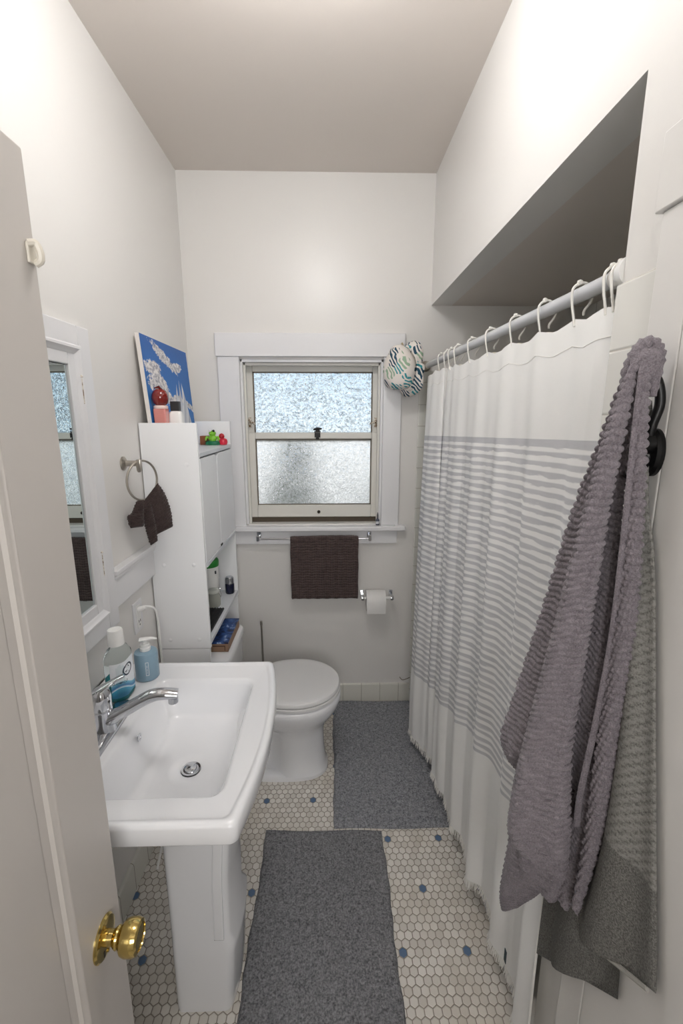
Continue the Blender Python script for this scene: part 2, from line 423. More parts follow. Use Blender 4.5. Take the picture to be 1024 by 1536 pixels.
sash('upper_sash',WX0+.012,WX1-.012,1.505,1.90,-.402,.224,1.545,1.862,YB+.078,YB+.112,SASH,GLASS)
sash('lower_sash',WX0+.016,WX1-.010,1.099,1.553,-.394,.219,1.166,1.520,YB+.040,YB+.074,SASH,GLASS2)
obj('sash_lock',M().box(-.084,-.050,YB+.044,YB+.070,1.553,1.559).lathe([(.012,0),(.012,.008),(.006,.012)],(-.066,YB+.056,1.558),n=16).tube([(-.088,YB+.05,1.568),(-.066,YB+.054,1.573),(-.044,YB+.056,1.572)],[.005,.007,.004]),DARK,W)
obj('lock_keeper',M().box(-.082,-.052,YB+.034,YB+.040,1.528,1.552).lathe([(.006,0),(.010,-.012)],(-.067,YB+.034,1.53),n=12),DARK,W)
obj('sash_pull',M().lathe([(.007,0),(.009,-.004),(.005,-.010),(.0,-.011)],(-.064,YB+.040,1.128),'y',16),Mat('dark_bronze',(52,44,36),.4,.7).m,W)
for sx,x0 in ((1,-.428),(-1,.247)):
    obj('sash_bracket',M().box(x0-.012,x0+.012,YB+.070,YB+.078,1.58,1.63).tube(smoothcurve([(x0-.008*sx,YB+.066,1.606),(x0+.008*sx,YB+.052,1.606),(x0+.026*sx,YB+.050,1.603),(x0+.034*sx,YB+.056,1.596)]),.006,8),RUST,W)
# ---------------------------------------------------------------- outdoors (seen blurred through the glass)
nb=M().box(-3.2,3.2,6.2,6.5,0,2.05)
for zz in np.arange(.12,2.0,.14): nb.box(-3.2,3.2,6.185,6.2,zz,zz+.12)
struct('wall_neighbour',nb,Mat('neighbour_siding',(232,230,226),.7).m,'pale siding of the neighbouring house outside the window')
def shrub(x,y,h,r,label):
    t=thing('shrub',label,'shrub',(x,y,0)); rr=random.Random(int(x*100+50))
    obj('stem',M().tube([(x,y,0),(x+.03,y,h*.6)],[.03,.015]),Mat('bark',(80,64,50),.9).m,t)
    mm=M()
    for k in range(260):
        a=rr.uniform(0,2*PI); rad=r*math.sqrt(rr.random()); zz=h*rr.uniform(.25,1); rad*=math.sin(min(1,(1.12-zz/h)*1.6)*PI/2)
        cx,cy=x+rad*math.cos(a),y+rad*math.sin(a); d=Vector((rr.uniform(-1,1),rr.uniform(-1,1),rr.uniform(-.3,1))).normalized()*.07
        s_=d.cross(Vector((rr.uniform(-1,1),rr.uniform(-1,1),.3))).normalized()*.028
        c0=Vector((cx,cy,zz)); n_=d.cross(s_).normalized()*.004
        mm.add([c0-d,c0+s_+n_,c0+d,c0-s_+n_],[(0,1,2,3)])
    mm.open=True
    obj('foliage',mm,Mat('leaf_green',(70,88,66),.6).m,t,kind='stuff',smooth=False)
shrub(-.24,3.1,1.50,.22,'dark leafy shrub outside, behind the left half of the window')
shrub(.55,4.2,1.10,.34,'low leafy shrub outside, behind the right half of the window')
struct('ground',slab(-4,4,YB+.31,6.6,-.1,0),Mat('concrete_yard',(176,172,165),.9).m,'pale paved yard outside the window')
# ---------------------------------------------------------------- the open entry door on the left
D=thing('door_1','open white panelled entry door with a brass knob','door',(-.40,.33,.01)); D['kind']='structure'; del D['category']
dx1,dx0=-.390,-.425; dy0,dy1=.0,.6665; dz0,dz1=.012,1.972
py0,py1,pz0,pz1=.125,.547,.26,1.83
obj('door_frame',M().box(dx0,dx1,dy0,py0,dz0,dz1).box(dx0,dx1,py1,dy1,dz0,dz1).box(dx0,dx1,py0,py1,dz0,pz0).box(dx0,dx1,py0,py1,pz1,dz1),DOORP,D,bevel=.003)
obj('door_panel',slab(dx0+.011,dx1-.011,py0-.004,py1+.004,pz0-.004,pz1+.004),DOORP,D)
mo=M(); prof=[(0,0),(.004,.003),(.010,.0035),(.014,.008),(.020,.009),(.026,.0105)]
for xs,sg in ((dx1,-1),(dx0,1)):
    loops=[]
    for w_,d_ in prof: loops.append([(xs+sg*d_,py0+w_,pz0+w_),(xs+sg*d_,py1-w_,pz0+w_),(xs+sg*d_,py1-w_,pz1-w_),(xs+sg*d_,py0+w_,pz1-w_)])
    mo.loft(loops,False,False)
obj('panel_moulding',mo,DOORP,D)
ky,kz=.607,.770
k_=obj('knob',M().lathe([(.0,0),(.013,.0),(.012,.018),(.016,.022),(.0175,.025),(.0165,.028),(.025,.036),(.0275,.043),(.0275,.055),(.025,.061),(.020,.063),(.0195,.061),(.0,.060)],(dx1,ky,kz),'x',40),BRASS,D,angle=25)
k_.name='door_knob'
obj('rosette',M().lathe([(.034,0),(.034,.002),(.031,.005),(.024,.0065),(.015,.0065),(0,.0065)],(dx1,ky,kz),'x',40),BRASS,D,angle=25)
for dz_ in (.024,-.024): obj('rosette_screw',M().lathe([(.003,.005),(.003,.008),(0,.009)],(dx1,ky-.002,kz+dz_),'x',10),BRASS,D)
obj('keeper_slot',M().box(dx1+.0055,dx1+.0072,ky-.014,ky-.011,kz-.023,kz-.012),DARK,D)
obj('latch_plate',M().box(dx0+.006,dx1-.006,dy1,dy1+.0015,kz-.028,kz+.028),BRASS,D)
h_=thing('door_hook','small white painted catch near the top edge of the open door','hook',(dx1,.648,1.83))
obj('plate',M().box(dx1,dx1+.004,.645,.662,1.832,1.858),WPAINTED,h_,bevel=.003)
obj('catch',M().tube(smoothcurve([(dx1+.002,.648,1.856),(dx1+.009,.653,1.857),(dx1+.012,.656,1.848),(dx1+.011,.657,1.838),(dx1+.004,.657,1.833)]),.0048,8),WPAINTED,h_)
# ---------------------------------------------------------------- mirror cabinet in the left wall
mc=thing('mirror_cabinet','white framed mirror cabinet set in the left wall above the sink','cabinet',(XL,1.04,1.01))
cy0,cy1,cz0,cz1=.66,1.372,.985,1.878; cw=.062
def frame(y0,y1,z0,z1,w_,x0,x1): return M().box(x0,x1,y0,y0+w_,z0,z1).box(x0,x1,y1-w_,y1,z0,z1).box(x0,x1,y0+w_,y1-w_,z0,z0+w_).box(x0,x1,y0+w_,y1-w_,z1-w_,z1)
obj('casing',frame(cy0,cy1,cz0,cz1,cw,XL,XL+.020),TRIM,mc,bevel=.003)
loops=[]
for w_,d_ in ((0,.020),(.004,.024),(.010,.024),(.014,.019),(.020,.016),(.024,.012)):
    q0=cw-.010+w_; loops.append([(XL+d_,cy0+q0,cz0+q0),(XL+d_,cy1-q0,cz0+q0),(XL+d_,cy1-q0,cz1-q0),(XL+d_,cy0+q0,cz1-q0)])
mm=M().loft(loops,False,False); mm.open=False
obj('casing_moulding',mm,TRIM,mc)
iy0,iy1,iz0,iz1=cy0+cw+.004,cy1-cw-.004,cz0+cw+.004,cz1-cw-.004
dr=obj('mirror_door',frame(iy0,iy1,iz0,iz1,.040,XL-.004,XL+.012),TRIM,mc,bevel=.003)
gy0,gy1,gz0,gz1=iy0+.040,iy1-.040,iz0+.040,iz1-.040
obj('mirror_backing',slab(XL-.004,XL+.002,gy0,gy1,gz0,gz1),DARK,dr)
obj('mirror',slab(XL+.002,XL+.005,gy0+.002,gy1-.002,gz0+.002,gz1-.002),MIRROR,dr,smooth=False)
for hz_ in (1.705,1.200):
    obj('hinge',M().box(XL+.012,XL+.0145,iy1-.004,iy1+.012,hz_-.03,hz_+.03).tube([(XL+.018,iy1+.004,hz_-.034),(XL+.018,iy1+.004,hz_+.034)],.0042,8).lathe([(.0,0),(.006,.004),(.003,.012)],(XL+.018,iy1+.004,hz_+.034),n=10),RUST,mc)
# ---------------------------------------------------------------- storage cabinet over the toilet
cf,cb=-.490,-.700; c0,c1=1.690,2.262; tk=.016
SCb=thing('storage_cabinet','tall white over-toilet storage cabinet standing against the left wall','cabinet',((cf+cb)/2,(c0+c1)/2,0))
spn=obj('side_panel',M().box(cb,cf,c0,c0+tk,.712,1.613),CAB,SCb,bevel=.0015)
spf=obj('side_panel',M().box(cb,cf,c1-tk,c1,.712,1.613),CAB,SCb,bevel=.0015)
for y0 in (c0+.001,c1-tk+.001): obj('leg_panel',M().box(cb+.002,cf-.004,y0,y0+tk-.002,0,.709),CAB,SCb,bevel=.0015)
obj('top_shelf',M().box(cb,cf+.002,c0+tk,c1-tk,1.486,1.502),CABIN,SCb,bevel=.0015)
obj('cabinet_floor',M().box(cb,cf+.004,c0+tk,c1-tk,1.052,1.068),CABIN,SCb,bevel=.0015)
obj('open_shelf',M().box(cb,cf,c0+tk,c1-tk,.724,.742),CABIN,SCb,bevel=.0015)
obj('back_panel',M().box(cb,cb+.006,c0+tk,c1-tk,.724,1.56),CAB,SCb)
obj('lower_rail',M().box(cb,cb+.016,c0+tk,c1-tk,.10,.16),CAB,SCb)
sp=1.955
for y0,y1,hs in ((c0+tk+.002,sp-.003,1),(sp+.003,c1-tk-.001,-1)):
    # a door with a scooped upper corner at the meeting edge
    ys=y1 if hs>0 else y0; yo=y0 if hs>0 else y1; z0,z1=1.070,1.480; r=.036
    poly=[(yo,z0),(ys,z0),(ys,z1-r)]+[(ys-hs*r*(1-math.cos(a)),z1-r+r*math.sin(a)) for a in np.linspace(.3,PI/2,6)]+[(yo,z1)]
    d_=obj('cabinet_door',M().prism(poly,'x',cf-.014,cf+.001),CAB,SCb,bevel=.0012)
    obj('door_bumper',M().box(cf-.004,cf+.004,ys-hs*.010,ys-hs*.001,1.071,1.080),DARK,d_)
for y,z in ((0,1.46),(1,1.46),(0,1.068),(1,1.068),(0,.75),(1,.75)):
    obj('screw_cap',M().lathe([(.0,-.0015),(.006,-.0012),(.0085,0)],(cb+.05 if y==0 else cf-.045,c0,z),'y',20,cap1=False),CAB,spn)
# ---------------------------------------------------------------- painting leaning on the cabinet top
m=Mat('sailboat_painting',(40,110,190),.55)
uvn=m.n('ShaderNodeUVMap'); uvn.uv_map='UVMap'; q=m.sep(uvn.outputs[0]); U,V=q[0],q[1]
nn=m.noise(5,5,uvn.outputs[0],.6); fine=m.noise(26,4,uvn.outputs[0],.7)
sky=m.ramp(V,[(.12,srgb(22,78,140)),(.14,srgb(44,124,200)),(1.,srgb(38,100,178))])
def blob(cx,cy,rx,ry,rot=0):
    dx=m.math('SUBTRACT',U,cx); dy=m.math('SUBTRACT',V,cy); c_,s_=math.cos(rot),math.sin(rot)
    a=m.math('ADD',m.math('MULTIPLY',dx,c_/rx),m.math('MULTIPLY',dy,s_/rx)); b=m.math('SUBTRACT',m.math('MULTIPLY',dy,c_/ry),m.math('MULTIPLY',dx,s_/ry))
    d=m.math('ADD',m.math('MULTIPLY',a,a),m.math('MULTIPLY',b,b)); return m.math('SUBTRACT',1,d)
cl=blob(.42,.86,.30,.055,-.42)
for a in ((.70,.80,.11,.045,.1),(.16,.74,.15,.07,.0),(.24,.60,.20,.10,-.2),(.36,.50,.26,.07,-.25),(.62,.48,.20,.045,.0),(.9,.43,.22,.035,-.35)): cl=m.math('MAXIMUM',cl,blob(*a))
cl=m.math('ADD',cl,m.math('ADD',m.math('MULTIPLY',m.math('SUBTRACT',nn,.5),3.0),m.math('MULTIPLY',m.math('SUBTRACT',fine,.5),2.2))); clm=m.math('MULTIPLY',cl,4,clamp=True)
colr=m.mix(clm,sky,m.mix(m.ramp(fine,[(.38,0.),(.6,1.)]),srgb(150,150,162),srgb(246,242,240)))
def tri_(x0,xt,xa,y0,yt):   # sail: between two slanted edges
    t=m.math('DIVIDE',m.math('SUBTRACT',V,y0),yt-y0); 
    lo=m.math('ADD',x0,m.math('MULTIPLY',t,xt-x0)); hi=m.math('ADD',xa,m.math('MULTIPLY',t,xt-xa))
    return m.math('MULTIPLY',m.math('MULTIPLY',m.math('GREATER_THAN',U,lo),m.math('LESS_THAN',U,hi)),m.math('MULTIPLY',m.math('GREATER_THAN',V,y0),m.math('LESS_THAN',V,yt)))
sl=tri_(.46,.63,.66,.08,.64)
for a in ((.60,.70,.78,.08,.68),(.70,.76,.98,.05,.66)): sl=m.math('MAXIMUM',sl,tri_(*a))
colr=m.mix(sl,colr,m.mix(m.math('FRACT',m.math('ADD',m.math('MULTIPLY',U,9),m.math('MULTIPLY',V,-2))),srgb(176,182,196),srgb(240,240,242)))
m.color(colr); m.bump(fine,.3,.002); PAINTM=m.m
pt=thing('painting','unframed canvas painting of white sails and clouds on blue, leaning on the cabinet top','painting',(-.665,1.95,1.503))
xb,xt,zt=-.651,-.678,1.928; y0p,y1p=1.712,2.243
def cv(dx): return [(xb+dx,y0p,1.503),(xb+dx,y1p,1.503),(xt+dx,y1p,zt),(xt+dx,y0p,zt)]
obj('canvas',M().loft([cv(-.015),cv(0)]),Mat('canvas_edge',(228,222,218),.8).m,pt)
mm=M(); F_=cv(.0006); mm.add(F_,[(0,1,2,3)],[(0,0),(1,0),(1,1),(0,1)]); mm.open=True
obj('painted_face',mm,PAINTM,pt,smooth=False)
# ---------------------------------------------------------------- things on the cabinet top
t=thing('perfume_bottle','small pink bottle with a round dark red stopper on the cabinet top','bottle',(-.631,1.740,1.502))
x,y=-.631,1.740
obj('body',M().loft([rrect(x-.021,x+.021,y-.019,y+.019,.005,z_) for z_ in (1.502,1.585)]+[rrect(x-.023,x+.023,y-.021,y+.021,.005,z_) for z_ in (1.66,1.664)]),Mat('pink_glass',(206,130,122),.12,Coat_Weight=.5).m,t)
obj('collar',M().lathe([(.024,1.664),(.026,1.668),(.026,1.673),(.023,1.676)],(x,y,0),n=24),Mat('pale_pink',(240,214,208),.3).m,t)
obj('stopper',M().lathe([(.017,1.676),(.025,1.684),(.0295,1.70),(.029,1.714),(.024,1.727),(.014,1.735),(.006,1.731),(0,1.729)],(x,y,0),n=24,sx=1.02),Mat('dark_red_glass',(120,26,20),.1,Coat_Weight=.6).m,t)
obj('leaf_charm',M().tube([(x+.008,y,1.733),(x+.002,y-.012,1.742),(x-.014,y-.014,1.738)],[.004,.006,.002],8),Mat('deep_red',(92,22,20),.2).m,t)
t=thing('lotion_bottle','white bottle with a square black cap on the cabinet top','bottle',(-.588,1.775,1.502))
x,y=-.588,1.775
obj('body',M().loft([rrect(x-.025,x+.025,y-.018,y+.018,.010,z_) for z_ in (1.502,1.640)]+[rrect(x-.022,x+.022,y-.015,y+.015,.010,1.652),rrect(x-.015,x+.015,y-.012,y+.012,.008,1.657)]),WPL,t)
obj('cap',M().loft([rrect(x-.0165,x+.0165,y-.013,y+.013,.003,z_) for z_ in (1.656,1.692)]),Mat('matt_black_cap',(38,38,40),.5).m,t,bevel=.001)
t=thing('frog_toy','little bright green frog figure on a dark green base, on the cabinet top','toy',(-.560,2.195,1.502))
x,y=-.560,2.185; GR=Mat('frog_green',(120,186,44),.3).m; DG=Mat('dark_green',(22,112,74),.35).m
obj('lily_base',M().lathe([(.030,0),(.034,.006),(.033,.014),(.024,.020),(0,.021)],(x,y,1.502),n=24,sx=1.05,sy=.6),DG,t)
obj('body',M().lathe([(.0,.018),(.016,.020),(.020,.030),(.016,.042),(.012,.046),(.017,.052),(.0165,.060),(.009,.067),(0,.069)],(x,y,1.502),n=20,sy=.85),GR,t)
for sx in (-1,1):
    obj('eye',M().lathe([(0,-.006),(.0045,-.004),(.006,0),(.0045,.004),(0,.006)],(x+.008*sx,y-.008,1.569),n=12),WPL if sx<0 else DARK,t)
    obj('leg',M().tube(smoothcurve([(x+.012*sx,y,1.532),(x+.026*sx,y-.006,1.540),(x+.030*sx,y-.010,1.524)]),.005,8),GR,t)
t=thing('strawberry_toy','little red rounded toy beside the green frog figure','toy',(-.512,2.195,1.502))
x,y=-.512,2.19; RD=Mat('strawberry_red',(206,44,66),.3).m
obj('body',M().lathe([(.0,0),(.017,.002),(.021,.014),(.019,.026),(.012,.031),(0,.033)],(x,y,1.502),n=20,sy=.8),RD,t)
obj('head',M().lathe([(0,.028),(.010,.032),(.014,.042),(.009,.052),(0,.056)],(x-.006,y,1.502),n=18),Mat('crimson',(190,36,44),.3).m,t)
t=thing('wooden_block','low brown wooden block behind the green frog figure','block',(-.604,2.20,1.502))
obj('block',M().box(-.622,-.586,2.19,2.235,1.502,1.545),Mat('brown_wood',(134,78,48),.5).m,t,bevel=.002)
# ---------------------------------------------------------------- things on the open shelf
t=thing('wipes_canister','white wipes canister with a bright green lid on the open shelf','canister',(-.600,2.12,.742))
x,y=-.600,2.125
obj('body',M().lathe([(.044,.742),(.046,.75),(.046,.915),(.044,.920)],(x,y,0),n=32),WPL,t)
obj('lid',M().lathe([(.047,.918),(.048,.925),(.048,.945),(.044,.951),(.030,.953),(0,.953)],(x,y,0),n=32),Mat('green_lid',(38,140,52),.35).m,t)
obj('label',M().box(x+.028,x+.041,y-.030,y-.024,.885,.900),Mat('label_grey',(60,66,72),.5).m,t)
t=thing('glass_jar','clear glass jar with a wire clasp, in front of the wipes canister','jar',(-.560,2.045,.742))
x,y=-.565,2.045
obj('jar_body',M().lathe([(.030,.742),(.034,.748),(.034,.79),(.028,.802),(.028,.812),(.024,.812),(.030,.79),(.030,.752),(0,.75)],(x,y,0),n=28),Mat('clear_glass',(214,216,206),.05,Transmission_Weight=.55).m,t)
obj('lid',M().lathe([(.030,.812),(.031,.818),(.022,.826),(0,.828)],(x,y,0),n=28),Mat('glass_lid',(206,208,200),.1).m,t)
obj('clasp',M().tube(smoothcurve([(x+.034,y-.006,.785),(x+.040,y-.004,.80),(x+.034,y,.832),(x+.026,y+.004,.832)]),.0018,6),CHROME,t)
t=thing('dropper_bottle','small navy bottle with a pointed cap beside the glass jar','bottle',(-.622,2.0,.742))
x,y=-.605,1.985
obj('body',M().lathe([(.016,.742),(.017,.746),(.017,.80),(.008,.812),(.007,.818)],(x,y,0),n=22),Mat('cream_label',(214,208,200),.5).m,t)
obj('cap',M().lathe([(.0155,.800),(.0155,.815),(.010,.835),(.006,.852),(0,.855)],(x,y,0),n=22),Mat('navy_cap',(20,22,44),.35).m,t)
t=thing('cream_pot','dark navy pot with a silver lid at the far end of the open shelf','jar',(-.520,2.215,.742))
x,y=-.522,2.205
obj('pot_body',M().lathe([(.020,.742),(.023,.748),(.023,.792),(.020,.797)],(x,y,0),n=26),Mat('navy_glass',(20,24,52),.12).m,t)
obj('lid',M().lathe([(.0225,.797),(.0225,.812),(.021,.826),(.016,.831),(0,.831)],(x,y,0),n=26),Mat('silver_lid',(196,198,204),.22,1).m,t)
t=thing('ribbed_tray','black ribbed tray lying on the open shelf','tray',(-.58,1.86,.742))
obj('tray',M().box(-.655,-.506,1.712,2.005,.742,.748),DARK,t,bevel=.002)
rb=M()
for x_ in np.arange(-.650,-.508,.0125): rb.box(x_,x_+.005,1.716,2.0,.748,.752)
obj('rib_mat',rb,DARK,t)
# ---------------------------------------------------------------- toilet
ty=1.872
TO=thing('toilet','white toilet with its lid closed beside the left wall','toilet',(-.30,ty,0))
obj('tank',M().loft([rrect(-.66,-.445,ty-.165,ty+.175,.03,z_) for z_ in (.375,.40)]+[rrect(-.675,-.435,ty-.163,ty+.192,.03,z_) for z_ in (.5,.60)]),PORC,TO)
obj('tank_lid',M().loft([rrect(-.680+e,-.427-e,ty-.164+e,ty+.197-e,.03,z_) for e,z_ in ((.004,.600),(0,.604),(0,.624),(.004,.632),(.014,.635))]),PORC,TO)
bc=-.165
bl_=[]
for z_,ax_,bk,ay_,p_ in ((.404,.198,.22,.183,2.05),(.398,.207,.24,.190,2.05),(.375,.207,.25,.190,2.05),(.35,.200,.25,.184,2.1),(.31,.178,.25,.160,2.1),(.27,.150,.24,.128,2.15),(.235,.132,.235,.108,2.2),(.20,.126,.23,.098,2.3),(.12,.128,.225,.098,2.4),(.05,.134,.225,.102,2.5),(.022,.143,.225,.112,2.6)):
    l=eloop(bc,ty,z_,ax_,ay_,48,bk,p_)
    if z_<.26:   # the rear of the foot is pinched in at the sides
        l=[(x,y if x>bc-.055 else ty+(y-ty)*(1-.42*min(1,(bc-.055-x)/.03)),z) for x,y,z in l]
    bl_.append(l)
bowl=M().loft(bl_,True,True)
foot=[eloop(bc-.04,ty,z_,.185-e,.112-e,48,.26,2.6) for z_,e in ((0,0),(.022,0),(.030,.006))]
bowl.loft(foot)
obj('bowl',bowl,PORC,TO,angle=60)
obj('neck',M().box(-.50,-.36,ty-.10,ty+.10,.30,.385),PORC,TO,bevel=.02,seg=3)
obj('seat',M().loft([eloop(bc,ty,z_,.205-e,.190-e,56,.225-e,2.05) for z_,e in ((.406,.004),(.409,0),(.420,0),(.424,.004))]),SEATW,TO)
obj('lid',M().loft([eloop(bc,ty,z_,.203-e,.189-e,56,.225-e,2.05) for z_,e in ((.427,.003),(.430,0),(.441,0),(.446,.003),(.449,.012),(.4495,.03))]),SEATW,TO)
for sy in (-.07,.07): obj('hinge',M().lathe([(.012,.405),(.012,.44),(.009,.446),(0,.447)],(-.395,ty+sy,0),n=16),SEATW,TO)
t=thing('patterned_box','blue patterned box with a brown end, lying on the toilet tank','box',(-.484,1.905,.636))
m=Mat('blue_print',(36,60,112),.3); m.color(m.ramp(m.noise(26,3,m.objc(),.5,1.2),[(.38,srgb(18,28,62)),(.5,srgb(40,72,132)),(.62,srgb(70,104,160)),(.68,srgb(170,186,214))])); BLUEP=m.m
KR=Mat('kraft_card',(150,120,98),.7).m
pb=obj('carton',M().box(-.522,-.446,1.795,2.035,.636,.674),KR,t,bevel=.002)
obj('printed_top',M().box(-.523,-.445,1.794,2.036,.674,.680),BLUEP,t,bevel=.001)
obj('end_print',M().box(-.512,-.462,1.7935,1.795,.662,.666).box(-.462,-.459,1.7935,1.795,.642,.666),Mat('brown_ink',(84,58,44),.7).m,pb)
t=thing('toilet_brush','thin upright brush handle behind the toilet by the window wall','brush',(-.372,2.255,0))
obj('handle',M().tube([(-.372,2.255,.10),(-.378,2.27,.53)],.005,10).lathe([(.006,0),(.007,.008),(.006,.022),(0,.026)],(-.378,2.27,.528),n=12),NICKEL,t)
obj('holder',M().lathe([(.045,.0),(.047,.006),(.040,.10),(.036,.115),(.02,.118),(0,.118)],(-.372,2.255,0),n=24),WPL,t)
# ---------------------------------------------------------------- pedestal sink
ZS=.845
SK=thing('pedestal_sink','white rectangular pedestal sink with a bowed front','sink',(-.40,1.05,0))
sy0,sy1=.745,1.365; sx1=-.190
def so(e,z,bow=.036,r=.014): return rrect(XL+.002,sx1-e,sy0+e,sy1-e,r,z,6,bow)
def si(x0,x1,y0,y1,z,r=.03): return rrect(x0,x1,y0,y1,r,z,6,.0)
L_=[]
L_+= [so(.135,.655,.02),so(.125,.700,.02),so(.095,.752,.03),so(.045,.782,.034),so(.012,.792,.036)]
L_+= [so(.004,.796),so(.002,.800),so(.002,.836),so(.006,.843),so(.012,.845),so(.019,.8445),so(.022,.8405),so(.026,.8395)]
L_+= [si(-.539,-.231,.818,1.274,.8393,.035),si(-.535,-.235,.822,1.270,.8380,.034),si(-.531,-.240,.826,1.266,.834,.033),si(-.525,-.245,.831,1.260,.822,.03),si(-.512,-.250,.832,1.250,.785,.03),si(-.494,-.258,.850,1.238,.745,.03),si(-.478,-.272,.868,1.222,.733,.035),si(-.455,-.30,.90,1.19,.729,.04)]
def ring(r,z): # small circle with the same point count as rrect
    l=rrect(-.372-r,-.372+r,1.03-r,1.03+r,r*.98,z,6,0); out=[]
    for x,y,_ in l:
        a=math.atan2(y-1.03,x+.372); out.append((-.372+r*math.cos(a),1.03+r*math.sin(a),z))
    return out
L_+= [ring(.060,.727),ring(.028,.7255),ring(.024,.7225),ring(.022,.700)]
bs=M().loft(L_,True,True)
obj('basin',bs,PORC,SK,angle=75)
dn=obj('drain',M().lathe([(.0245,.7265),(.0245,.728),(.0195,.7275),(.019,.715),(0,.714)],(-.372,1.03,0),n=32),CHROME,SK)
obj('stopper',M().lathe([(.0,.722),(.0155,.722),(.017,.726),(.0155,.7295),(.008,.731),(0,.731)],(-.374,1.033,0),n=28),CHROME,dn)
obj('overflow_hole',M().lathe([(.011,.004),(.011,.0055),(.008,.0045),(.008,.0015),(0,.001)],(-.5165,1.06,.800),'x',24),CHROME,SK)
def pl(x0,x1,y0,y1,z,b=.014): return rrect(x0,x1,y0,y1,.018,z,6,b)
obj('pedestal',M().loft([pl(-.439,-.288,.953,1.150,0),pl(-.439,-.284,.951,1.154,.03),pl(-.438,-.274,.951,1.158,.20),pl(-.438,-.271,.952,1.157,.235),pl(-.438,-.284,.954,1.146,.262),pl(-.438,-.280,.954,1.147,.45),pl(-.438,-.266,.952,1.150,.62),pl(-.45,-.255,.945,1.158,.70)]),PORC,SK,angle=50)
# raised ribs on the pedestal's front corners
obj('pedestal_rib',M().loft([rrect(x0,x0+.026,.9435+q,.951,.003,z_,2,0) for x0,q,z_ in ((-.318,.005,.262),(-.314,.005,.45),(-.302,.003,.62),(-.298,.001,.66))]),PORC,SK,angle=50)
tp=M().tube(smoothcurve([(-.40,1.05,.66),(-.47,1.07,.60),(-.52,1.08,.50),(-.60,1.08,.47),(XL+.004,1.08,.47)]),.016,12)
obj('drain_pipe',tp,Mat('dull_pipe',(90,88,84),.5,.5).m,SK)
# ---------------------------------------------------------------- faucet
FA=thing('faucet','chrome single-lever faucet on the back ledge of the sink','faucet',(-.572,1.03,ZS-.006))
zb=ZS-.006; fx,fy=-.584,1.030
# long oval deck plate
pl_=[[(fx+ (w_*math.sin(a))*.5, fy+(.132*math.cos(a) if 1 else 0)*(1-.0*e),zb+h_) for a in np.linspace(0,2*PI,40,endpoint=False)] for e,w_,h_ in ((0,.062,0),(0,.062,.004))]
def stad(w_,l_,z_,n=12):
    o_=[]
    for k in range(n+1): a=PI*k/n; o_.append((fx+w_*math.cos(a),fy+(l_-w_)+w_*math.sin(a),z_))
    for k in range(n+1): a=PI+PI*k/n; o_.append((fx+w_*math.cos(a),fy-(l_-w_)+w_*math.sin(a),z_))
    return o_
obj('deck_plate',M().loft([stad(.030,.128,zb),stad(.030,.128,zb+.003),stad(.026,.122,zb+.012),stad(.018,.112,zb+.016)]),CHROME,FA,angle=60)
obj('body',M().lathe([(.029,.010),(.027,.020),(.024,.040),(.0235,.062),(.0245,.066),(.0245,.070),(.0235,.074)],(fx,fy,zb),n=32),CHROME,FA)
obj('sleeve',M().lathe([(.0238,.074),(.0245,.078),(.0245,.105),(.022,.118),(.014,.127),(0,.130)],(fx,fy,zb),n=32),CHROME,FA)
def ell(path,rs):
    q=[r if hasattr(r,'__len__') else (r,r) for r in rs]; out=[]
    for i in range(len(q)-1):
        for k in range(6): t=k/6; out.append((q[i][0]*(1-t)+q[i+1][0]*t,q[i][1]*(1-t)+q[i+1][1]*t))
    return M().tube(smoothcurve(path,6),out+[q[-1]],16)
p_=[(fx+.008,fy,zb+.038),(fx+.045,fy+.004,zb+.056),(fx+.085,fy+.010,zb+.078),(fx+.120,fy+.016,zb+.094),(fx+.152,fy+.021,zb+.097),(fx+.184,fy+.026,zb+.092)]
sp_=obj('spout',ell(p_,[.020,.0165,.0160,.0165,(.014,.019),(.012,.018)]),CHROME,FA,angle=60)
obj('aerator',M().lathe([(.0125,.093),(.0125,.070),(.0105,.068),(.0,.069)],(fx+.172,fy+.024,zb),n=20),CHROME,sp_)
lv=[(fx-.010,fy-.002,zb+.116),(fx+.010,fy+.004,zb+.128),(fx+.030,fy+.014,zb+.140),(fx+.052,fy+.024,zb+.149)]
obj('lever',ell(lv,[(.012,.020),(.008,.015),(.005,.011),(.004,.009)]),CHROME,FA,angle=60)
obj('lever_mark',M().lathe([(.0035,0),(.003,.0015),(0,.0018)],(fx+.0235,fy-.006,zb+.095),'x',10),DARK,FA)
# ---------------------------------------------------------------- mouthwash
x,y=-.612,1.190; zb2=ZS-.005
t=thing('mouthwash_bottle','clear bottle of teal mouthwash with a white cap on the sink ledge','bottle',(x,y,zb2))
def ov(s_,z_): return rrect(x-.030*s_,x+.030*s_,y-.044*s_,y+.044*s_,.024*s_,zb2+z_,6,0)
GL=Mat('clear_plastic',(236,244,243),.0,Transmission_Weight=.96,IOR=1.04).m
LQ=Mat('teal_liquid',(20,140,150),.05,Transmission_Weight=.35,IOR=1.33).m
obj('bottle_body',M().loft([ov(.90,0),ov(1,.008),ov(1,.11),ov(.94,.135),ov(.70,.152),ov(.44,.162),ov(.42,.170)]),GL,t,angle=60)
obj('liquid',M().loft([ov(.86,.003),ov(.96,.010),ov(.96,.066),ov(.95,.070)]),LQ,t,angle=60)
obj('cap',M().lathe([(.0215,.163),(.022,.167),(.0200,.205),(.0185,.2085),(.0145,.2085),(.0140,.207),(0,.207)],(x,y,zb2),n=32),WPL,t)
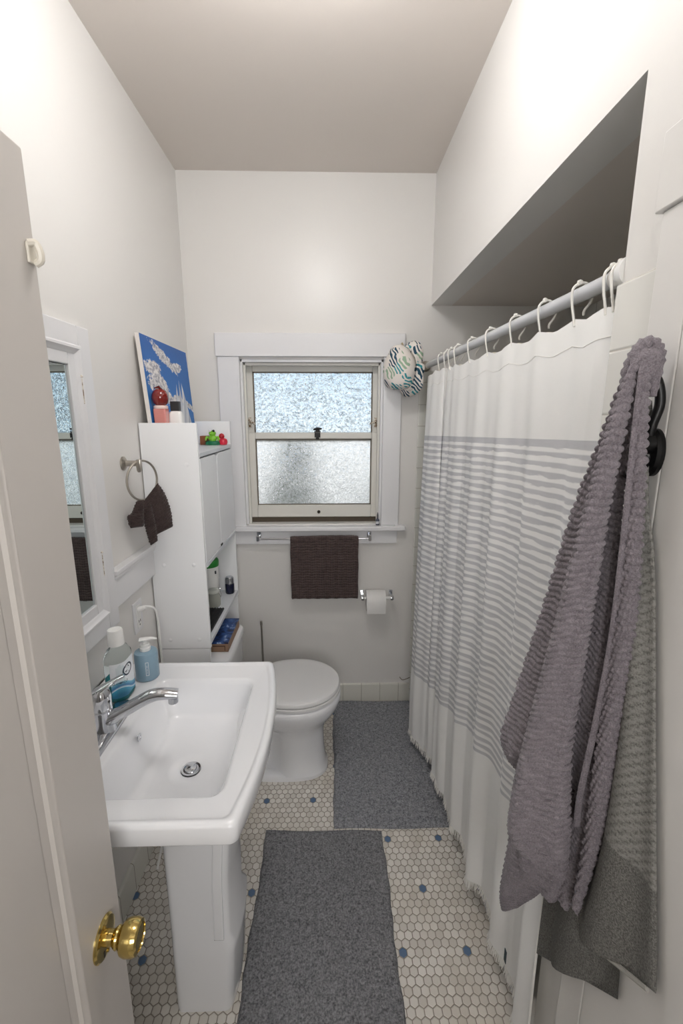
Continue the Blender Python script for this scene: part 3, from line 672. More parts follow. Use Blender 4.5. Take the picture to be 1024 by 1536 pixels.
# label on the room side, wrapped round the bottle
m=Mat('mouthwash_label',(236,240,244),.35)
uvn=m.n('ShaderNodeUVMap'); uvn.uv_map='UVMap'; q=m.sep(uvn.outputs[0]); U,V=q[0],q[1]
wv=m.math('ADD',V,m.math('MULTIPLY',m.math('SINE',m.math('MULTIPLY',U,5)),-.12))
c_=m.ramp(wv,[(.0,srgb(24,120,160)),(.16,srgb(60,160,196)),(.17,srgb(220,238,244)),(.23,srgb(30,110,170)),(.34,srgb(120,190,214)),(.36,srgb(238,242,246))])
dx=m.math('MULTIPLY',m.math('SUBTRACT',U,.62),.075); dy=m.math('MULTIPLY',m.math('SUBTRACT',V,.72),.105)
rr_=m.math('SQRT',m.math('ADD',m.math('MULTIPLY',dx,dx),m.math('MULTIPLY',dy,dy)))
rg=m.math('LESS_THAN',m.math('ABSOLUTE',m.math('SUBTRACT',rr_,.0155)),.0022)
ins=m.math('MULTIPLY',m.math('LESS_THAN',rr_,.011),m.math('GREATER_THAN',m.noise(14,2,uvn.outputs[0]),.56))
tx=m.math('MULTIPLY',m.math('MULTIPLY',m.math('LESS_THAN',m.math('ABSOLUTE',m.math('SUBTRACT',V,.43)),.035),m.math('LESS_THAN',U,.55)),m.math('GREATER_THAN',m.noise(22,2,uvn.outputs[0]),.53))
m.color(m.mix(m.math('MAXIMUM',m.math('MAXIMUM',rg,ins),tx),c_,srgb(28,44,66)))
LAB=m.m
pts=[]
for a in [(.0315,-.020),(.0315,-.010),(.0315,0),(.0315,.010),(.0315,.020)]: pts.append(a)
fr_=[(-.004,-.0455),(.006,-.0455),(.016,-.0415),(.025,-.034),(.0305,-.024),(.0312,-.012),(.0312,0),(.0312,.012),(.0312,.022)]
A=np.zeros((len(fr_),8,3)); UVa=np.zeros((len(fr_),8,2))
for i,(a,b) in enumerate(fr_):
    for j in range(8): A[i,j]=(x+a,y+b,zb2+.018+.105*j/7); UVa[i,j]=(i/(len(fr_)-1),j/7)
mm=M().grid(A,UVa); mm.open=True
obj('label',mm,LAB,t,angle=80)
# ---------------------------------------------------------------- soap dispenser
x,y=-.574,1.285
t=thing('soap_dispenser','blue-grey soap pump bottle with a white pump on the sink ledge','dispenser',(x,y,zb2))
BL=Mat('blue_grey_plastic',(136,164,182),.32).m
obj('body',M().lathe([(.031,0),(.0345,.004),(.0345,.082),(.032,.088),(.016,.091),(.0155,.093)],(x,y,zb2),n=36),BL,t)
obj('collar',M().lathe([(.0158,.091),(.016,.102),(.0145,.104),(.0145,.112),(.006,.113),(.006,.122)],(x,y,zb2),n=24),WPL,t)
obj('pump_head',ell([(x-.014,y-.004,zb2+.127),(x+.002,y,zb2+.128),(x+.020,y+.003,zb2+.129),(x+.036,y+.006,zb2+.126)],[(.004,.011),(.005,.011),(.004,.006),(.002,.003)]),WPL,t,angle=60)
lb=M()
aa=-1.15
def cyl(a,z_): return (x+.0349*math.cos(a),y+.0349*math.sin(a),zb2+z_)
for a0,a1,z0,z1 in ((aa-.13,aa-.10,.022,.066),(aa+.10,aa+.13,.022,.066),(aa-.13,aa+.13,.022,.0235),(aa-.13,aa+.13,.0645,.066),(aa-.03,aa+.0,.030,.034),(aa-.03,aa+.0,.037,.045),(aa-.03,aa+.0,.048,.056)):
    lb.add([cyl(a0,z0),cyl(a1,z0),cyl(a1,z1),cyl(a0,z1)],[(0,1,2,3)])
lb.open=True; obj('label_print',lb,WPL,t,smooth=False)
# ---------------------------------------------------------------- outlet and cable
t=thing('power_outlet','white outlet plate on the left wall beside the storage cabinet','outlet',(XL,1.535,.93))
obj('plate',M().box(XL,XL+.006,1.502,1.572,.870,.985),TRIM,t,bevel=.002)
obj('receptacle',M().box(XL+.006,XL+.008,1.520,1.553,.885,.970),WPL,t,bevel=.0008)
obj('slot',M().box(XL+.0079,XL+.0085,1.529,1.532,.905,.914).box(XL+.0079,XL+.0085,1.541,1.544,.905,.914).box(XL+.0079,XL+.0085,1.534,1.539,.893,.898),DARK,t)
pc=M().tube(smoothcurve([(XL+.010,1.536,.955),(XL+.030,1.538,.962),(XL+.045,1.541,.962),(XL+.060,1.546,.952),(XL+.067,1.550,.925),(XL+.069,1.550,.86),(XL+.070,1.548,.74),(XL+.072,1.545,.55),(XL+.07,1.52,.30),(XL+.05,1.46,.05),(XL+.06,1.36,.006)],8),.0042,8)
t2=thing('charging_cable','white cable plugged into the outlet and drooping behind the sink','cable',(XL+.05,1.55,.01))
obj('cord',pc,WPL,t2)
obj('plug',M().tube([(XL+.008,1.536,.953),(XL+.034,1.538,.962)],[.011,.008],10),WPL,t2)
# ---------------------------------------------------------------- towel ring and washcloth
rx,ry,rz=XL,1.560,1.480
t=thing('towel_ring','brushed nickel towel ring on the left wall beside the cabinet','towel ring',(rx,ry,rz))
obj('mount',M().lathe([(.024,0),(.024,.004),(.018,.008),(.010,.012),(.010,.048),(.012,.050)],(rx,ry-.012,rz),'x',24),NICKEL,t)
obj('clamp',M().loft([[(rx+.045+q,ry-.012+a*s_,rz+b*s_) for a,b in ((-.007,.014),(.007,.014),(.009,.0),(.005,-.030),(-.005,-.030),(-.009,.0))] for q,s_ in ((0,.8),(.004,1),(.012,1),(.016,.8))]),NICKEL,t,bevel=.001)
R_=.068; cxr,cyr,czr=rx+.055,ry+.000,rz-.060; ta=math.radians(22)
rp=[(cxr+R_*math.cos(a)*math.sin(ta),cyr+R_*math.cos(a)*math.cos(ta),czr+R_*math.sin(a)) for a in np.linspace(0,2*PI,48,endpoint=False)]
obj('ring',M().tube(rp,.0038,10,closed=True),NICKEL,t)
# ================================================================ cloth lobes
def spl(P,n):
    """resample control points (k,3) to n rows by arc length with a Catmull-Rom spline"""
    P=np.array(smoothcurve(P,16)); d=np.r_[0,np.cumsum(np.linalg.norm(np.diff(P,axis=0),axis=1))]
    t=np.linspace(0,d[-1],n); return np.stack([np.interp(t,d,P[:,i]) for i in range(3)],1),d[-1]
def lobe(m,Lp,Rp,front,bulge=.35,back=.12,rows=None,cols=44,rib=.0115,amp=.0022,pleats=(),uvoff=0,tip=.02,seed=0,slant=0,minth=.004,lump=None):
    """a hanging fold of towelling: a closed, rounded, ribbed body between two edge curves"""
    _,ln=spl(Lp,50); rows=rows or int(ln/rib*7)
    L,lenL=spl(Lp,rows); R,lenR=spl(Rp,rows)
    rg=np.random.default_rng(seed); fr=np.array(front,float); fr/=np.linalg.norm(fr)
    A=np.zeros((rows,cols,3))
    th=np.linspace(0,2*PI,cols,endpoint=False); ct,st=np.cos(th),np.sin(th)
    phs=rg.uniform(0,6,8)
    for i in range(rows):
        l,r=L[i],R[i]; c=(l+r)/2; h=(r-l)/2; w=np.linalg.norm(h); hu=h/max(w,1e-6)
        n=fr-hu*fr.dot(hu); n/=np.linalg.norm(n)
        tt=i/(rows-1); s=tt*ln
        f=w*bulge+minth; b=w*back+minth
        d0=min(1.,math.sqrt(max(0,(1-tt)*ln/tip))) if tip else 1
        d1=min(1.,math.sqrt(max(0.02,tt*ln/.03)))
        f*=d0*d1; b*=d0*d1
        y=np.where(st>0,st*f,st*b)
        xx=np.sign(ct)*np.abs(ct)**.85*w
        for (ph0,k,a) in pleats: y=y+np.where(st>0,1,.3)*a*w*np.sin(k*ct+ph0+tt*1.2)*np.abs(st)*d0*d1
        sr=s+slant*xx+.004*np.sin(xx*60+phs[0])+.002*np.sin(xx*170+phs[2]+tt*20)
        rb=amp*(np.abs(np.sin(PI*sr/rib))**.8-.5)+amp*.35*np.sin(xx*900+np.floor(sr/rib)*2.4)
        rb=rb*np.clip(w/.012,0.2,1)*d0
        pos=c[None]+xx[:,None]*hu[None]+y[:,None]*n[None]
        nx=ct/max(w,1e-3); ny=np.where(st>0,st/max(f,1e-3),st/max(b,1e-3)); nl=np.hypot(nx,ny)+1e-9
        pos+= (rb/nl*nx)[:,None]*hu[None]+(rb/nl*ny)[:,None]*n[None]
        A[i]=pos
    m.loft([list(map(tuple,A[i])) for i in range(rows)])
    return m
# washcloth folded through the ring
wc=thing('washcloth','dark brown washcloth hanging folded through the towel ring','washcloth',(cxr,cyr,czr-.06))
def rpt(a,dx=0,dz=0): a=math.radians(a); return (cxr+R_*math.cos(a)*math.sin(ta)+dx,cyr+R_*math.cos(a)*math.cos(ta),czr+R_*math.sin(a)+dz)
mm=M()
b0=(cxr,cyr,czr-R_)
lobe(mm,[(cxr+.004,cyr-.004,czr-.066),(cxr+.004,cyr+.004,czr-.10),(cxr+.006,cyr+.014,czr-.15),(cxr+.012,cyr+.022,czr-.205)],[(cxr+.030,cyr+.055,czr-.018),(cxr+.045,cyr+.072,czr-.06),(cxr+.058,cyr+.080,czr-.12),(cxr+.062,cyr+.080,czr-.185)],(.6,-.8,.1),.25,.2,rib=.0085,amp=.0026,tip=.008,seed=3,slant=.3)
lobe(mm,[(cxr-.004,cyr-.016,czr-.070),(cxr-.006,cyr-.014,czr-.11),(cxr-.002,cyr-.006,czr-.17),(cxr+.006,cyr+.004,czr-.235)],[(cxr+.014,cyr+.008,czr-.066),(cxr+.018,cyr+.014,czr-.11),(cxr+.022,cyr+.022,czr-.17),(cxr+.022,cyr+.026,czr-.225)],(.6,-.8,.1),.5,.3,rib=.0085,amp=.0026,tip=.008,seed=4)
lobe(mm,[(cxr-.012,cyr-.032,czr-.066),(cxr-.026,cyr-.048,czr-.105),(cxr-.036,cyr-.060,czr-.115),(cxr-.030,cyr-.060,czr-.155)],[(cxr+.002,cyr-.012,czr-.066),(cxr-.002,cyr-.012,czr-.10),(cxr-.004,cyr-.014,czr-.13),(cxr-.006,cyr-.018,czr-.160)],(.6,-.8,.1),.5,.3,rib=.0085,amp=.0026,tip=.008,seed=5)
obj('cloth',mm,towel('dark_brown_terry',(80,68,66),(40,32,32)),wc,angle=80)
# ---------------------------------------------------------------- towel bar and hand towel on the window apron
t=thing('towel_bar','chrome towel bar fixed to the board under the window sill','towel bar',(-.09,YB-.05,1.0))
for xx in (-.383,.207):
    obj('bracket',M().box(xx-.011,xx+.011,YB-.024,YB-.018,.998,1.032).box(xx-.006,xx+.006,YB-.066,YB-.022,1.000,1.014).box(xx-.008,xx+.008,YB-.070,YB-.056,.992,1.022),CHROME,t,bevel=.003)
obj('bar',M().tube([(-.376,YB-.062,1.003),(.200,YB-.062,1.003)],.0055,12),CHROME,t)
def flat_towel(m,x0,x1,yf,yb_,zt,zf,zbk,rib,amp,seed=0):
    nu=90; rg=np.random.default_rng(seed)
    path=[(yf,z_) for z_ in np.arange(zf,zt-.006,rib/6)]
    yc=(yf+yb_)/2; rad=(yb_-yf)/2
    path+=[(yc-rad*math.cos(a),zt-rad+rad*math.sin(a)) for a in np.linspace(.15,PI-.15,14)]
    path+=[(yb_,z_) for z_ in np.arange(zt-.006,zbk,-rib/6)]
    P_=np.array(path); n=len(P_); d=np.r_[0,np.cumsum(np.linalg.norm(np.diff(P_,axis=0),axis=1))]
    tg=np.gradient(P_,axis=0); tg/=np.linalg.norm(tg,axis=1)[:,None]+1e-9; nr=np.stack([-tg[:,1],tg[:,0]],1)
    A=np.zeros((n,nu,3))
    for j in range(nu):
        u=j/(nu-1); xx=x0+(x1-x0)*u
        off=amp*(np.abs(np.sin(PI*(d+.0015*math.sin(j*.5))/rib))-.5)+.25*amp*math.sin(j*2.1+3)+.0015*np.sin(d*30+u*5)
        e=min(1,min(u,1-u)*25); off=off*(.4+.6*e)
        A[:,j,0]=xx+.0012*np.sin(d*45+seed); A[:,j,1]=P_[:,0]+nr[:,0]*off; A[:,j,2]=P_[:,1]+nr[:,1]*off-.002*(1-e)
    m.grid(A)
mm=M(); flat_towel(mm,-.213,.146,YB-.074,YB-.048,1.014,.678,.66,.0140,.0046)
flat_towel(mm,-.200,.132,YB-.066,YB-.054,1.009,.690,.672,.0098,.002,1)
mm.open=True
o=obj('hand_towel',mm,TOWB,None,solid=.007,angle=80)
tag(o,'dark brown ribbed hand towel hanging over the chrome bar under the window','hand towel')
# ---------------------------------------------------------------- toilet paper
t=thing('toilet_paper_holder','chrome toilet paper holder on the wall below the towel bar','paper holder',(.25,YB,.66))
for xx in (.172,.332):
    obj('post',M().box(xx-.010,xx+.010,YB-.006,YB,.640,.690).loft([rrect(xx-.008,xx+.008,YB-.072,YB-.004,.004,z_,3,0) for z_ in (.664,.676)]).lathe([(.013,-.008),(.014,0),(.013,.008)],(xx,YB-.066,.668),'x',20),CHROME,t,bevel=.002)
obj('roller',M().tube([(.172,YB-.066,.668),(.332,YB-.066,.668)],.008,12),WPL,t)
m_=M(); cx_,cz_=YB-.066,.655; n=48
prof=[(.020,.191),(.0555,.191),(.0565,.195),(.0565,.290),(.0555,.294),(.020,.294),(.020,.191)]
m_.lathe([(r,h) for r,h in prof],(0,cx_,cz_),'x',48,False,False)
m_.prism([(cx_-.0565,cz_),(cx_-.0572,cz_-.01),(cx_-.055,cz_-.03),(cx_-.052,cz_-.056),(cx_-.0505,cz_-.056),(cx_-.053,cz_-.028),(cx_-.0555,cz_)],'x',.192,.293)
o=obj('toilet_roll',m_,PAPER,None); tag(o,'white toilet paper roll on the chrome wall holder','toilet paper')
# ---------------------------------------------------------------- sill bottle
t=thing('dropper_bottle','tiny dark bottle standing at the right end of the window sill','bottle',(.252,YB-.01,1.064))
x,y=.252,YB-.012
obj('body',M().lathe([(.009,1.064),(.010,1.067),(.010,1.092),(.005,1.099),(.004,1.104)],(x,y,0),n=18),Mat('label_dark',(72,76,92),.3).m,t)
obj('paper_band',M().lathe([(.0104,1.072),(.0104,1.086)],(x,y,0),n=18,cap0=False,cap1=False),Mat('band_white',(206,208,214),.5).m,t)
obj('cap',M().lathe([(.0045,1.103),(.0045,1.120),(.002,1.133),(0,1.135)],(x,y,0),n=14),Mat('grey_cap',(92,92,96),.35).m,t)
t=thing('soap_dish','thin clear dish lying on the right end of the window sill','dish',(.31,YB-.02,1.064))
obj('dish',M().loft([rrect(.275,.345,YB-.040,YB-.004,.010,z_,4,0) for z_ in (1.0641,1.067)]),Mat('milky_plastic',(216,218,218),.2).m,t)
# ---------------------------------------------------------------- sun hat on the window casing corner
HT=thing('bucket_hat','white bucket hat with teal leaf print hung at the window corner','hat',(.352,2.27,1.86))
m=Mat('leaf_print',(232,226,220),.8)
p=m.objc(); mp=m.n('ShaderNodeMapping'); m.l(p,mp.inputs[0]); mp.inputs[2].default_value=(.3,.5,.7)
vo=m.n('ShaderNodeTexVoronoi',i_Scale=19.,feature='F1'); m.l(mp.outputs[0],vo.inputs['Vector'])
wv=m.n('ShaderNodeTexWave',i_Scale=20.,i_Distortion=6.,i_Detail=1.); wv.inputs['Detail Scale'].default_value=1.2; m.l(mp.outputs[0],wv.inputs['Vector'])
leaf=m.math('MULTIPLY',m.math('GREATER_THAN',wv.outputs['Fac'],.50),m.math('LESS_THAN',vo.outputs['Distance'],.62))
sepc=m.n('ShaderNodeSeparateColor'); m.l(vo.outputs['Color'],sepc.inputs[0])
leaf=m.math('MULTIPLY',leaf,m.math('GREATER_THAN',sepc.outputs[0],.18))
lc=m.mix(m.math('GREATER_THAN',sepc.outputs[1],.5),srgb(28,70,92),srgb(56,150,158))
lc=m.mix(m.math('GREATER_THAN',sepc.outputs[2],.8),lc,srgb(150,176,150))
m.color(m.mix(leaf,srgb(232,226,220),lc)); m.bump(m.noise(40,3),.3,.003)
HATM=m.m
ax_=Vector((-.72,-.62,.02)).normalized(); hc=Vector((.362,2.255,1.856)); e1=Vector((0,0,1)); e1=(e1-ax_*e1.dot(ax_)).normalized(); e2=ax_.cross(e1)
def hatring(h_,r,wob=0,ph=0,n=56,sz=1.):
    out=[]
    for k in range(n):
        a=2*PI*k/n; rr=r*(1+wob*math.sin(3*a+ph)+wob*.6*math.sin(5*a+ph*2)); hh=h_+wob*.35*math.sin(4*a+ph)*r*1.5
        q=hc+ax_*hh+e1*(rr*math.cos(a)*1.08)+e2*(rr*math.sin(a)*sz*.86); out.append(tuple(q))
    return out
mm=M().loft([hatring(.095,.012,0),hatring(.094,.045,.03,1),hatring(.086,.072,.05,1),hatring(.070,.088,.06,1),hatring(.040,.094,.05,1),hatring(.010,.090,.035,1)],True,False); mm.open=True
obj('crown',mm,HATM,HT,solid=.003,angle=70)
mm=M().loft([hatring(.010,.0905,.035,1),hatring(.000,.098,.06,2),hatring(-.014,.108,.09,2.4),hatring(-.024,.116,.12,2.6)],False,False); mm.open=True
obj('brim',mm,HATM,HT,solid=.003,angle=70)
lp=[tuple(Vector((.425,2.232,1.850))+Vector((.55,-.75,0)).normalized()*.0+e2*(.022*math.cos(a))*-.6+Vector((0,0,.019*math.sin(a)))) for a in np.linspace(0,2*PI,24,endpoint=False)]
obj('sweat_band',M().tube(lp,.006,8,closed=True),Mat('tan_lining',(128,112,88),.8).m,HT)
mm=M(); hz=[]
lobe(mm,[(.315,2.25,1.955),(.318,2.245,1.93),(.322,2.24,1.90)],[(.392,2.26,1.965),(.410,2.25,1.93),(.425,2.24,1.90)],(-.4,-1,.3),.45,.3,rows=20,cols=28,amp=0,tip=.03)
obj('folded_brim',mm,HATM,HT,angle=70)
mm=M()
lobe(mm,[(.395,2.20,1.895),(.392,2.195,1.85),(.385,2.20,1.79),(.372,2.215,1.755)],[(.440,2.225,1.880),(.450,2.225,1.865),(.430,2.23,1.80),(.395,2.235,1.756)],(.1,-1,.1),.35,.3,rows=26,cols=28,amp=0,tip=.03,pleats=((0,3,.3),))
obj('drooping_brim',mm,HATM,HT,angle=70)
hk=thing('hat_hook','small brass cup hook in the corner of the window head casing','hook',(.352,YB-.026,1.99))
obj('hook',M().tube(smoothcurve([(.352,YB-.026,1.985),(.352,2.30,1.985),(.352,2.275,1.972),(.352,2.27,1.955),(.352,2.285,1.945)]),.0025,8),BRASS,hk)
# ---------------------------------------------------------------- bath
TB=thing('bathtub','white bathtub behind the striped shower curtain','bathtub',(.88,1.59,0))
tx0,tx1,t0,t1=.518,AX-.003,AY0+.004,YB-.014
def tl(e,z_,r=.04): return rrect(tx0+e,tx1-e,t0+e,t1-e,r,z_,6,0)
obj('tub_shell',M().loft([tl(.0,0,.01),tl(.0,.02,.01),tl(.006,.34,.012),tl(0,.37,.02),tl(.0,.385,.02),tl(.008,.395,.03),tl(.06,.395,.08),tl(.075,.385,.09),tl(.10,.20,.10),tl(.15,.09,.10),tl(.25,.08,.08)]),PORC,TB,angle=50)
# ---------------------------------------------------------------- shower rod, hooks, curtain
RB=lambda y:.478+(.517-.478)*(YB-y)/(YB-AY0)
t=thing('shower_rod','white curtain rod spanning the bath opening','rod',(.5,1.6,1.88))
obj('tube',M().tube([(RB(YB-.01),YB-.012,1.880),(RB(AY0),AY0+.002,1.880)],.0145,20),RODM,t)
obj('end_cap',M().lathe([(.0165,-.075),(.0175,-.07),(.0175,-.02),(.026,-.012),(.026,0)],(RB(YB),YB-.010,1.880),'y',24),NICKEL,t)
obj('end_cap',M().lathe([(.026,0),(.026,.012),(.0175,.02),(.0175,.05)],(RB(AY0),AY0,1.880),'y',24),WPL,t)
hy=[2.02,1.925,1.865,1.785,1.625,1.455,1.275,1.115,.972,.868,.846]
def make_hook(y0):
    xr=RB(y0); h=thing('curtain_hook','white plastic curtain hook','hook',(xr,y0,1.905))
    cps=[(xr-.012,y0-.002,1.818),(xr-.014,y0,1.835),(xr-.020,y0,1.862),(xr-.021,y0,1.888),(xr-.008,y0,1.900),(xr+.008,y0,1.899),(xr+.021,y0,1.886),(xr+.019,y0+.002,1.866),(xr+.010,y0+.006,1.850),(xr+.012,y0+.010,1.842)]
    obj('hook_wire',M().tube(smoothcurve(cps,6),.0026,8),HOOKP,h)
    obj('roller_bead',M().lathe([(0,-.006),(.0042,-.004),(.0055,0),(.0042,.004),(0,.006)],(xr-.008,y0,1.9015),'x',12),HOOKP,h)
    return h
proto=make_hook(hy[0])
hooks=[proto]
for y0 in hy[1:]:
    h=proto.copy(); COL.objects.link(h); h.location=(RB(y0),y0,1.905)
    for ch in list(proto.children):
        c_=ch.copy(); COL.objects.link(c_); c_.parent=h
    hooks.append(h)
hl=['white curtain hook at the window end of the rod, farthest of eleven','white curtain hook, second from the window end of the rod','white curtain hook, third from the window end of the rod','white curtain hook, fourth from the window end of the rod','white curtain hook, fifth from the window end of the rod','white curtain hook in the middle of the rod, sixth of eleven','white curtain hook, fifth from the near end of the rod','white curtain hook, fourth from the near end of the rod','white curtain hook, third from the near end of the rod','white curtain hook, second from the near end of the rod','white curtain hook nearest the tile column and the bath towel']
for h,l in zip(hooks,hl): h['label']=l; h['group']='curtain hooks on the shower rod'
NU,NV=620,260
s=np.linspace(0,1,NU)
def hem_x(y): return np.interp(y,[.83,.94,1.07,1.2,1.35,1.5,1.65,1.8,1.9],[.484,.486,.486,.484,.474,.462,.455,.448,.445])
# plan position along the cloth: main sheet, tuck, far lobe
sf=.80
# ycoord top/bottom
def ymain(q,y0,y1): return y0+(y1-y0)*q
A=np.zeros((NU,NV,3)); UVa=np.zeros((NU,NV,2))
v=np.linspace(0,1,NV)     # 0 top .. 1 hem
for i,si_ in enumerate(s):
    if si_<sf:
        q=si_/sf; yt=.840+(1.93-.840)*q; yb_=.800+(1.85-.800)*q
        y=yt+(yb_-yt)*v
        xt=RB(yt)-.014; xb_=hem_x(y)
        g=np.clip(v*1.15,0,1)**.8
        x=xt+(np.minimum(xb_,xt+.02)-xt)*g
        # folds: shallow at the heading, deeper below, few wavelengths drifting sideways
        fa=.0030+.0165*np.clip(v*1.3,0,1)
        w1=np.sin(2*PI*(q*5.1+.10*np.sin(v*2.2)+.05)); w2=np.sin(2*PI*(q*11.3+.25*v+.4)); w3=np.sin(2*PI*(q*2.3+.2))
        fo=fa*(w1*.85+w2*.35)+.006*w3*v
        x=x-np.maximum(fo,-.008*np.ones_like(fo))*1.0
        nearend=np.clip((.035-q)/.035,0,1); x=x+nearend*.012*(1-v); y=y-nearend*.010
        # tuck behind the far lobe
        tk_=np.clip((q-.93)/.07,0,1); x=x+tk_**2*.014*(1-.6*v)
        yy=y
        yy=yy+.004*np.sin(2*PI*(q*9))*v
    else:
        q=(si_-sf)/(1-sf)
        y0t,y1t=1.915,2.205; y0b,y1b=1.835,2.10
        yt=y0t+(y1t-y0t)*q; yb_=y0b+(y1b-y0b)*q
        yy=yt+(yb_-yt)*v
        xt=RB(yt)-.014
        prof=np.clip(np.sin(PI*min(1,q*1.0+.0))**.45 if 0<q<1 else 0,0,1)
        dep=.016+.060*np.clip(v*1.1,0,1)**.7
        x=xt-dep*prof-.004*np.sin(q*2*PI*3+1)*(.3+v)
        x=np.maximum(x,.375)
    # scallops between hooks along the heading
    d=min(abs(yy[0]-h_) for h_ in hy); dn_=min(.08,d)
    zt_=1.832-.012*min(1,dn_/.06)-.0*v[0]
    zh=.105+.012*math.sin(si_*31)+(0 if si_<sf else -.035)+.010*math.sin(si_*9)
    z=zt_+(zh-zt_)*v
    yref=yy[0]
    zs1=1.592-(1.592-1.548)*np.clip((yref-.85)/1.3,0,1)
    zs0=np.interp(yref,[.85,1.1,1.35,1.6,1.9,2.2],[.625,.60,.575,.50,.425,.40])
    A[i,:,0]=x; A[i,:,1]=yy; A[i,:,2]=z
    UVa[i,:,0]=si_*1.6; UVa[i,:,1]=(z-zs0)/(zs1-zs0)
SCu=thing('shower_curtain','white shower curtain with a wide band of grey and white stripes and a fringed hem','shower curtain',(.47,1.5,.1))
mm=M().grid(A,UVa); mm.open=True
obj('curtain_cloth',mm,CURT,SCu,angle=80)
# heading seam and side hem
seam=A[:,7,:].copy(); 
mm=M().tube([tuple(p+np.array([-.0006,0,0])) for p in A[::6,8,:]],.0007,5); obj('heading_seam',mm,FRINGE,SCu)
mm=M().tube([tuple(p) for p in A[0,::4,:]],.0030,6); obj('side_hem',mm,FRINGE,SCu)
obj('care_tag',M().box(.4665,.468,.925,.937,.185,.225),Mat('teal_tag',(44,62,72),.7).m,SCu)
# fringe
fg=M()
for i in range(0,NU,1):
    p=A[i,-1]; rg=random.Random(i); ln=.022+rg.random()*.012; dx=rg.uniform(-.006,.002); dy=rg.uniform(-.007,.007)
    y1_=p[1]; 
    fg.add([(p[0]-.0006,y1_-.0026,p[2]+.002),(p[0]+.0006,y1_+.0026,p[2]+.002),(p[0]+dx+.0003,y1_+dy+.0012,p[2]-ln),(p[0]+dx-.0003,y1_+dy-.0012,p[2]-ln),
            (p[0]+.0012,y1_-.0026,p[2]+.002),(p[0]+dx+.001,y1_+dy-.0012,p[2]-ln)],[(0,1,2,3),(1,4,5,2),(4,0,3,5)])
fg.open=True
obj('fringe',fg,FRINGE,SCu,kind='stuff',smooth=False)
# the plain inner liner hangs inside
B_=A[::4,::6,:].copy(); B_[:,:,0]=np.maximum(B_[:,:,0]+.020+.004*np.sin(np.arange(B_.shape[0])*.5)[:,None],.0)
B_[:,:,0]=np.where(B_[:,:,2]<.42,np.minimum(B_[:,:,0],.510),B_[:,:,0])
B_[:,:,1]=np.maximum(B_[:,:,1],.832)
mm=M().grid(B_); mm.open=True
lin=thing('curtain_liner','plain cream liner hanging just inside the striped curtain','curtain liner',(.5,1.5,.1))
obj('liner_sheet',mm,Mat('liner_cream',(226,222,208),.6).m,lin,angle=80)
# ---------------------------------------------------------------- robe hook on the closet casing and the two bath towels
HK=thing('robe_hook','black metal hook on the white casing at the right','hook',(XR-.02,.658,1.59))
xh=XR-.020
obj('back_plate',M().loft([eloop(0,0,0,1,1,28)]*2) if 0 else M().lathe([(.026,0),(.026,-.006),(.022,-.010),(0,-.010)],(xh,.658,1.585),'x',28,sx=.85,sy=1.35),BLACKM,HK)
obj('boss',M().lathe([(.016,-.006),(.015,-.026),(.010,-.030),(0,-.031)],(xh,.658,1.598),'x',24),BLACKM,HK)
obj('upper_arm',M().tube(smoothcurve([(xh-.014,.656,1.60),(xh-.014,.652,1.625),(xh-.010,.648,1.655),(xh-.016,.650,1.685),(xh-.028,.658,1.704)],8),[.0068]*33,12).lathe([(0,-.009),(.007,-.006),(.009,0),(.007,.006),(0,.009)],(xh-.030,.659,1.704),n=16),BLACKM,HK)
obj('lower_arm',M().tube(smoothcurve([(xh-.010,.658,1.580),(xh-.018,.658,1.556),(xh-.026,.660,1.546),(xh-.034,.664,1.556)],8),.007,12),BLACKM,HK)
n0=(-.826,-.563,.0)
LB={
'A':([(.433,.675,1.722),(.419,.695,1.612),(.401,.722,1.481),(.379,.752,1.276),(.355,.785,1.073),(.347,.796,.996),(.364,.780,.945)],[(.443,.668,1.718),(.437,.678,1.563),(.431,.690,1.401),(.425,.70,1.218),(.423,.705,1.085),(.413,.715,1.004),(.400,.735,.955)],.40,.25),
'A2':([(.445,.745,1.382),(.413,.798,1.065),(.401,.818,.865),(.396,.826,.700),(.391,.833,.560),(.397,.824,.506)],[(.470,.712,1.394),(.462,.728,1.120),(.463,.726,.953),(.463,.725,.815),(.456,.738,.700),(.417,.795,.554)],.25,.15),
'B':([(.424,.652,1.718),(.413,.665,1.622),(.403,.679,1.478),(.390,.698,1.275),(.374,.721,1.062),(.367,.731,.937),(.371,.726,.850),(.414,.663,.826)],[(.430,.645,1.716),(.426,.645,1.623),(.423,.65,1.485),(.421,.652,1.298),(.418,.657,1.112),(.421,.652,1.01),(.427,.644,.908),(.426,.645,.826)],.62,.2),
'B2':([(.406,.745,1.02),(.394,.763,.809),(.399,.755,.716),(.418,.728,.700)],[(.44,.695,1.05),(.449,.683,.878),(.447,.685,.753),(.436,.702,.690)],.35,.2),
'C':([(.446,.680,1.722),(.447,.690,1.622),(.446,.70,1.472),(.443,.706,1.269),(.442,.706,1.07),(.448,.694,.937),(.449,.692,.801),(.449,.695,.715)],[(.458,.672,1.724),(.458,.675,1.622),(.462,.672,1.478),(.467,.664,1.288),(.470,.658,1.106),(.470,.655,.976),(.470,.660,.826),(.461,.677,.705)],.35,.2),
'D':([(.437,.657,1.724),(.439,.653,1.623),(.443,.647,1.485),(.445,.643,1.302),(.446,.643,1.122),(.446,.643,.923),(.444,.648,.760)],[(.445,.644,1.724),(.449,.638,1.66),(.457,.626,1.49),(.463,.617,1.316),(.463,.618,1.142),(.461,.620,.947),(.449,.637,.750)],.42,.2),
}
BT=thing('bath_towel','mauve-grey ribbed bath towel draped in folds over the black hook','towel',(.43,.70,.54))
mm=M()
